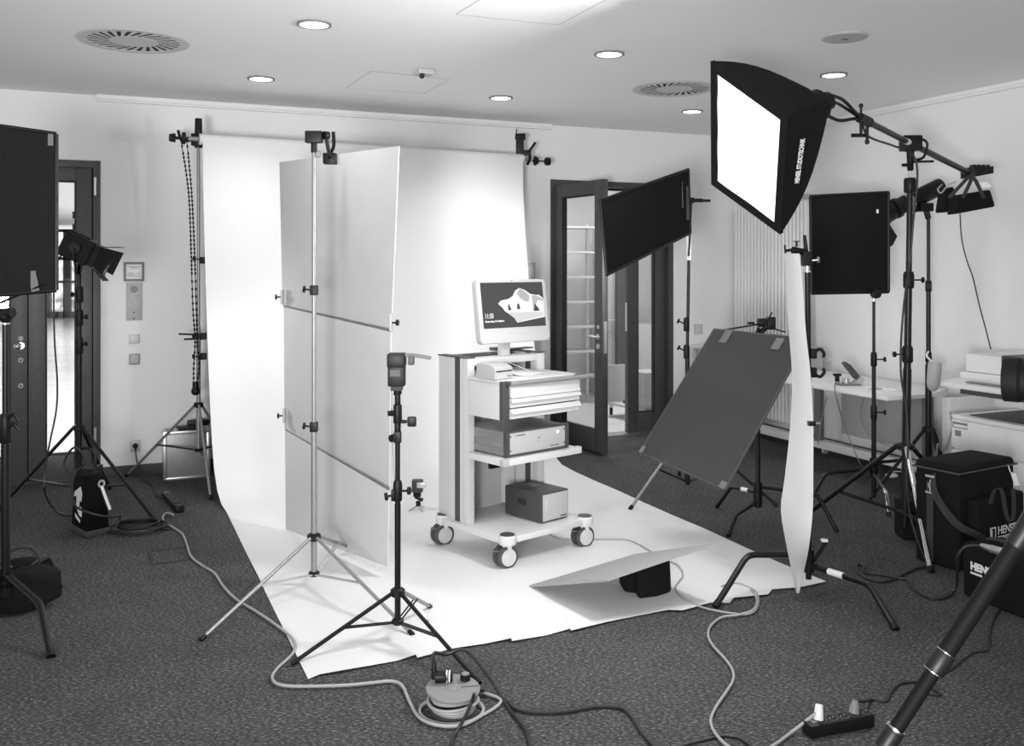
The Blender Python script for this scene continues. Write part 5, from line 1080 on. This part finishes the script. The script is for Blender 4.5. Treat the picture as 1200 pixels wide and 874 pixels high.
c = TP(981, 447); mb = MB(); mb.cyl(c, c+UZ*.05, .018); mb.box(c+UZ*.055+V((.0, 0, 0)), (.06, .04, .02)); single('stamp', mb, M['plastic'], c, 'small dark stamp standing behind the hole punch', 'stamp', bevel=.004)
c = TP(1046, 456.5); mb = MB(); mb.box(c+UZ*.006, (.16, .10, .012), (N, U, UZ)); mb.box(c+UZ*.010+V((-.1, .06, 0)), (.12, .09, .008), (U, N, UZ)); single('paper_stack', mb, M['print_'], c, 'small stack of papers on the work table by boom pole', 'papers', bevel=.002)
mb = MB(); c = rp(1.25, .10, TZ+.10); mb.box(c, (.18, .02, .20), (N, U, UZ)); single('standing_folder', mb, M['lgrey'], rp(1.25, .1, TZ), 'pale folder standing on the table behind strip reflector', 'folder', bevel=.003)
mb = MB(); mb.tube(smooth_pts([TP(979, 449)+UZ*.006, P(978, 455, 7.25), P(981, 470, 7.3), P(990, 500, 7.5), P(1000, 525, 7.5), P(1008, 543, 7.5), G(1016, 549, .008), G(1030, 556, .008)]), .0045, 6); single('table_cable', mb, M['cableg'], TP(979, 449), 'grey flex dropping from the table edge beside hole punch', 'cable')
mb = MB(); mb.tube(smooth_pts([P(1013, 466, 7.6), P(1008, 480, 7.7), P(1011, 497, 7.7), P(1022, 513, 7.6), P(1043, 523, 7.4), P(1060, 530, 7.3)]), .0045, 6); single('table_cable', mb, M['cableg'], P(1013, 466, 7.6), 'grey cable curving beneath the near end of work table', 'cable')
mb = MB(); mb.tube(smooth_pts([P(969, 465, 8.0), P(963, 490, 8.0), P(959, 520, 8.0)]), .0045, 6); single('table_cable', mb, M['cableg'], P(963, 490, 8.0), 'grey cable hanging beneath the table near strip reflector', 'cable')
pe = thing('pedestal', rp(3.0, .45), 'white panel cabinet with looped cables at the near table end', 'cabinet')
mb = MB(); rbox(mb, 3.02, 3.10, .06, .50, 0.0, .70); part('side_panel', mb, M['lam'], pe, bevel=.004)
mb = MB(); a = rp(3.03, .53, .62); mb.tube(smooth_pts([a+N*.09, a-UZ*.14+N*.1, a-UZ*.28-U*.08+N*.1, a-UZ*.22-U*.12+N*.09, a-UZ*.38-U*.14+N*.1]), .005, 6); part('cable_loop', mb, M['cableg'], pe)
mb = MB(); mb.sph(G(1045, 560)+UZ*.02, .04, 10, (1.3, 1, .5)); single('crumpled_tissue', mb, M['print_'], G(1045, 560), 'crumpled white paper on the carpet under the stands', 'paper')

# ---------------------------------------------------------------- copier
s1 = S(1115, .70); cp = thing('copier', rp(s1+.4, .35), 'cream office copier with output tray and paper drawers at right edge', 'copier')
def cbx(s0, s1_, o0, o1, z0, z1, mt, nm, par, b_=.006): mb = MB(); rbox(mb, s0, s1_, o0, o1, z0, z1); return part(nm, mb, M[mt], par, bevel=b_)
E = s1+.95
cbx(s1, E, .06, .68, .02, .60, 'lam', 'cabinet', cp)
fp_ = cbx(s1+.0, E, .68, .70, .405, .60, 'lam', 'front_cover', cp)
for z0, z1 in ((.22, .395), (.04, .21)):
    d_r = cbx(s1+.0, E, .68, .70, z0, z1, 'lam', 'paper_drawer', cp); cbx(s1+.22, s1+.40, .70, .702, z1-.03, z1-.008, 'mgrey', 'drawer_grip', d_r, 0)
cbx(s1, E, .06, .70, .60, .634, 'lam', 'top_ledge', cp, .01)
cbx(s1+.10, s1+.52, .12, .64, .634, .640, 'dgrey', 'output_tray', cp, 0)
cbx(s1+.40, E, .10, .50, .634, .82, 'lam', 'column', cp)
cbx(s1+.04, E, .10, .67, .82, .93, 'lam', 'scanner_body', cp, .012)
cbx(s1+.06, E, .12, .64, .93, 1.055, 'lam', 'document_feeder', cp, .02)
cbx(s1+.36, E, .16, .66, 1.0, 1.065, 'dgrey', 'feeder_tray', cp, .006)
mb = MB(); pp = [rp(s1+.04, .70, .86), rp(s1+.04, .84, .835), rp(E, .84, .835), rp(E, .70, .86)]; mb.prism(pp, (0, 0, .03)); opn = part('control_panel', mb, M['lam'], cp, bevel=.006)
cbx(s1+.20, s1+.52, .735, .80, .878, .884, 'mgrey', 'display', opn, 0)
mb = MB(); mb.prism([rp(s1+.10, .66, .79), rp(s1+.16, .80, .80), rp(E, .80, .80), rp(E, .66, .79)], (0, 0, .034)); part('panel_underside', mb, M['dgrey'], cp)
q0 = s1
for s0, w_, z0, z1, mt in ((.01, .12, .545, .585, 'mgrey'), (.02, .11, .552, .570, 'print_'), (.03, .05, .49, .53, 'mgrey'), (.33, .10, .53, .60, 'print_')):
    cbx(q0+s0, q0+s0+w_, .70, .7015+(.001 if mt == 'print_' else 0), z0, z1, mt, 'sticker', cp, 0)

# ---------------------------------------------------------------- bags
nb0 = V((2.41, 5.14, 0)); dl = V((-.33, .94, 0)).normalized()*.30; dr = V((.85, .52, 0)).normalized()*.52
lf0 = G(1078, 657); dl = lf0-nb0; dl = dl.normalized()*.27
bg = thing('camera_bag', nb0, 'tall black padded equipment bag with shoulder strap beside the copier', 'bag')
hB = .56
mb = MB(); mb.hexa([nb0, nb0+dr, nb0+dr+dl, nb0+dl]+[p+UZ*(hB-.03) for p in (nb0, nb0+dr, nb0+dr+dl, nb0+dl)]); part('body', mb, M['bag'], bg, bevel=.025, seg=3)
ce_ = nb0+dr/2+dl/2
mb = MB(); mb.hexa([ce_+(p-ce_)*1.03+UZ*(hB-.032) for p in (nb0, nb0+dr, nb0+dr+dl, nb0+dl)]+[ce_+(p-ce_)*.97+UZ*(hB+.010) for p in (nb0, nb0+dr, nb0+dr+dl, nb0+dl)]); part('lid', mb, M['bag'], bg, bevel=.02, seg=3)
rn = (dr.cross(UZ)).normalized(); rn = -rn if rn.y > 0 else rn; ln_ = (dl.cross(UZ)).normalized(); ln_ = -ln_ if ln_.x > 0 else ln_
mb = MB(); lp = [ce_+(p-ce_)*1.045+UZ*(hB-.03) for p in (nb0, nb0+dr, nb0+dr+dl, nb0+dl)]; [mb.cyl(lp[i], lp[(i+1) % 4], .005) for i in range(4)]; part('piping', mb, M['dgrey'], bg)
p0 = nb0+dr*.12+rn*.03; mb = MB(); pw = dr*.86; mb.box(p0+pw/2+UZ*.22, (pw.length, .07, .34), (dr.normalized(), -rn, UZ)); pk_ = part('front_pocket', mb, M['bag'], bg, bevel=.02, seg=3)
def ribbon(pts, w_, mt, par, nm, side):
    sp = smooth_pts(pts, 4); mb = MB(); mb.sheet([[p-side*w_/2, p+side*w_/2] for p in sp], .004); return part(nm, mb, M[mt], par)
fn = p0+rn*.036
for a_, b_ in ((.30, .56),):
    ribbon([fn+dr*.22+UZ*.36, fn+dr*.24+UZ*.44+rn*.02, fn+dr*.34+UZ*.43+rn*.03, fn+dr*.42+UZ*.30+rn*.03, fn+dr*.50+UZ*.25+rn*.03, fn+dr*.58+UZ*.30+rn*.02, fn+dr*.60+UZ*.42+rn*.01], .035, 'web', bg, 'carry_handle', dr.normalized())
ribbon([nb0+ln_*.012+dl*.55+UZ*.50, nb0+ln_*.03+dl*.45+UZ*.40, nb0+rn*.03+dl*.12+UZ*.27+ln_*.03, nb0+dr*.10+rn*.10+UZ*.20, nb0+dr*.22+rn*.12+UZ*.13], .045, 'web', bg, 'shoulder_strap', (dl.normalized()*-.5+UZ*.5).normalized())
ribbon([nb0+ln_*.008+dl*.62+UZ*.46, nb0+ln_*.008+dl*.62+UZ*.25, nb0+ln_*.008+dl*.62+UZ*.02], .04, 'web', bg, 'webbing', dl.normalized())
mb = MB(); q = nb0+ln_*.014+dl*.60+UZ*.47; mb.box(q+UZ*.02, (.055, .012, .012), (dl.normalized(), ln_, UZ)); mb.cyl(q, q-UZ*.06, .005); mb.box(q-UZ*.07, (.055, .012, .01), (dl.normalized(), ln_, UZ)); mb.ring(q-UZ*.03-ln_*.004, q-UZ*.03+ln_*.004, .014, .009, 14); part('strap_buckle', mb, M['steel'], bg)
mb = MB(); q = nb0+dr*.82+rn*.03+UZ*.50; mb.slab([q, q+V((.03, 0, -.01)), q+V((.055, 0, -.075)), q+V((.025, 0, -.08))], .003); mb.cyl(q, q+V((.0, .02, .03)), .003); part('luggage_tag', mb, M['print_'], bg)
pl0 = fn+dr*.22*1+UZ*.172
pn = dr.normalized()
text('lettering', 'HENSEL', .062, pl0+pn*.07+UZ*.012+rn*.002, pn, UZ, M['print_'], bg, bold=.001, fit=.20)
text('lettering', 'STUDIOTECHNIK', .024, pl0+pn*.07-UZ*.016+rn*.002, pn, UZ, M['print_'], bg, bold=.001, fit=.20)
mb = MB(); o_ = pl0+rn*.002; lw = .052
for a, b_, c_, d_4 in ((0, lw, .050, .057), (0, lw, -.012, -.005), (0, .007, -.012, .057), (lw-.007, lw, -.012, .057)): mb.box(o_+pn*(a+b_)/2+UZ*(c_+d_4)/2, (b_-a, .002, d_4-c_), (pn, -rn, UZ))
mb.box(o_+pn*.015+UZ*.02, (.010, .002, .045), (pn, -rn, UZ)); part('square_logo', mb, M['print_'], bg)
# small bag
s0 = V((2.262, 4.79, 0)); sl = (V((2.385, 4.47, 0))-s0); sd_ = sl.normalized(); L1 = .37; sr = V((-sd_.y, sd_.x, 0))
if sr.x < 0: sr = -sr
sbg = thing('small_bag', s0, 'small black padded case with white lettering in front of tall bag', 'bag')
cn = [s0, s0+sd_*L1, s0+sd_*L1+sr*.26, s0+sr*.26]; hs_ = .265
mb = MB(); mb.hexa(cn+[p+UZ*(hs_-.02) for p in cn]); part('body', mb, M['bag'], sbg, bevel=.02, seg=3)
mc_ = sum(cn, V())/4; mb = MB(); mb.hexa([mc_+(p-mc_)*1.025+UZ*(hs_-.035) for p in cn]+[mc_+(p-mc_)*.96+UZ*(hs_+.005) for p in cn]); part('lid', mb, M['bag'], sbg, bevel=.015, seg=3)
fnn = sd_.cross(UZ).normalized(); fnn = -fnn if fnn.x > 0 else fnn
text('lettering', 'HENSEL', .050, s0+sd_*.055+fnn*.0035+UZ*.148, sd_, UZ, M['print_'], sbg, bold=.003, fit=.175)
mb = MB(); mb.box(s0+sd_*.090+fnn*.0035+UZ*.130, (.07, .001, .010), (sd_, fnn, UZ)); part('label_mark', mb, M['print_'], sbg)
mb = MB(); mb.tube(smooth_pts([s0+sd_*.03+sr*.13+UZ*(hs_+.0), s0+sd_*.08+sr*.13+UZ*(hs_+.022), s0+sd_*.25+sr*.13+UZ*(hs_+.022), s0+sd_*.32+sr*.13+UZ*(hs_+.0)]), .010, 8); part('handle', mb, M['web'], sbg)
# box beside the tall bag at left
mb = MB(); p_ = G(1064, 610); mb.box(V((2.43, 5.80, .12)), (.16, .14, .23)); single('dark_pouch', mb, M['bag'], V((2.42, 5.78, 0)), 'dark pouch on the carpet behind the tall bag and boom stand', 'pouch', bevel=.02, seg=3)

# ---------------------------------------------------------------- foreground tripod and camera
A_ = P(1190, 640, 1.2); B_ = P(1037, 874, 1.2); dv = (B_-A_).normalized(); ap = A_-dv*.115
t = thing('camera_tripod', V((.78, 1.25, 0)), 'black telescopic tripod leg slanting through the lower right corner', 'tripod')
def onl(z): return A_+dv*((z-A_.z)/dv.z)
lg_top = A_-dv*.05
mb = MB(); mb.cyl(lg_top, A_+dv*.170, .0110, n=20); leg = part('leg', mb, M['blackm'], t)
mb = MB(); mb.cyl(A_+dv*.160, A_+dv*.188, .0128, n=20); part('twist_lock', mb, M['plastic'], leg, bevel=.002)
mb = MB(); mb.ring(A_+dv*.188, A_+dv*.1892, .0131, .008, 20); mb.ring(A_+dv*.1588, A_+dv*.160, .0115, .009, 20); part('silver_ring', mb, M['chrome'], leg)
mb = MB(); mb.cyl(A_+dv*.17, A_+dv*.285, .0090, n=20); part('leg_section', mb, M['blackm'], leg)
mb = MB(); mb.cyl(A_+dv*.276, A_+dv*.305, .0118, n=20); part('twist_lock', mb, M['plastic'], leg, bevel=.002)
mb = MB(); mb.ring(A_+dv*.273, A_+dv*.276, .0122, .008, 20); part('silver_ring', mb, M['chrome'], leg)
mb = MB(); mb.cyl(A_+dv*.29, onl(.0), .0075, n=20); part('leg_section', mb, M['blackm'], leg)
hb_ = V((.79, 1.235, 1.44))
mb = MB(); mb.cyl(A_+dv*.002, ap, .0125, .017, n=20); mb.cyl(ap, hb_, .018, n=16); part('leg_joint', mb, M['plastic'], t, bevel=.003)
for e in (V((1.45, .85, 0)), V((.98, 1.95, 0))):
    mb = MB(); mb.cyl(hb_+V((.02, .0, 0)), (hb_).lerp(e, .45), .018); mb.cyl(hb_.lerp(e, .44), e, .014); part('leg', mb, M['blackm'], t)
mb = MB(); mb.cyl(hb_-UZ*.03, hb_+UZ*.03, .045, n=20); part('hub', mb, M['plastic'], t)
mb = MB(); cl_ = V((.86, 1.27, 0)); mb.cyl(hb_+V((.04, .01, 0)), V((.83, 1.26, 1.435)), .02); part('head', mb, M['plastic'], t)
lx_ = P(1188, 445, 1.36); ld = V((-.80, .60, .0)).normalized()
cm_ = thing('camera', lx_-ld*.12, 'black camera with large lens hood at the right picture edge', 'camera')
mb = MB(); mb.lathe(lx_+ld*.012, -ld, [(.031, 0), (.0315, .002), (.0315, .020), (.028, .024), (.028, .03), (.0305, .033), (.0305, .075), (.033, .08), (.033, .11)], 32); part('lens', mb, M['blackm'], cm_)
bc = lx_-ld*.135; mb = MB(); mb.box(bc, (.06, .13, .10), (ld, ld.cross(UZ), UZ)); mb.box(bc+UZ*.06, (.05, .05, .04), (ld, ld.cross(UZ), UZ)); mb.cyl(bc-UZ*.05, V((bc.x, bc.y, 1.41)), .02); part('body', mb, M['blackm'], cm_, bevel=.008)
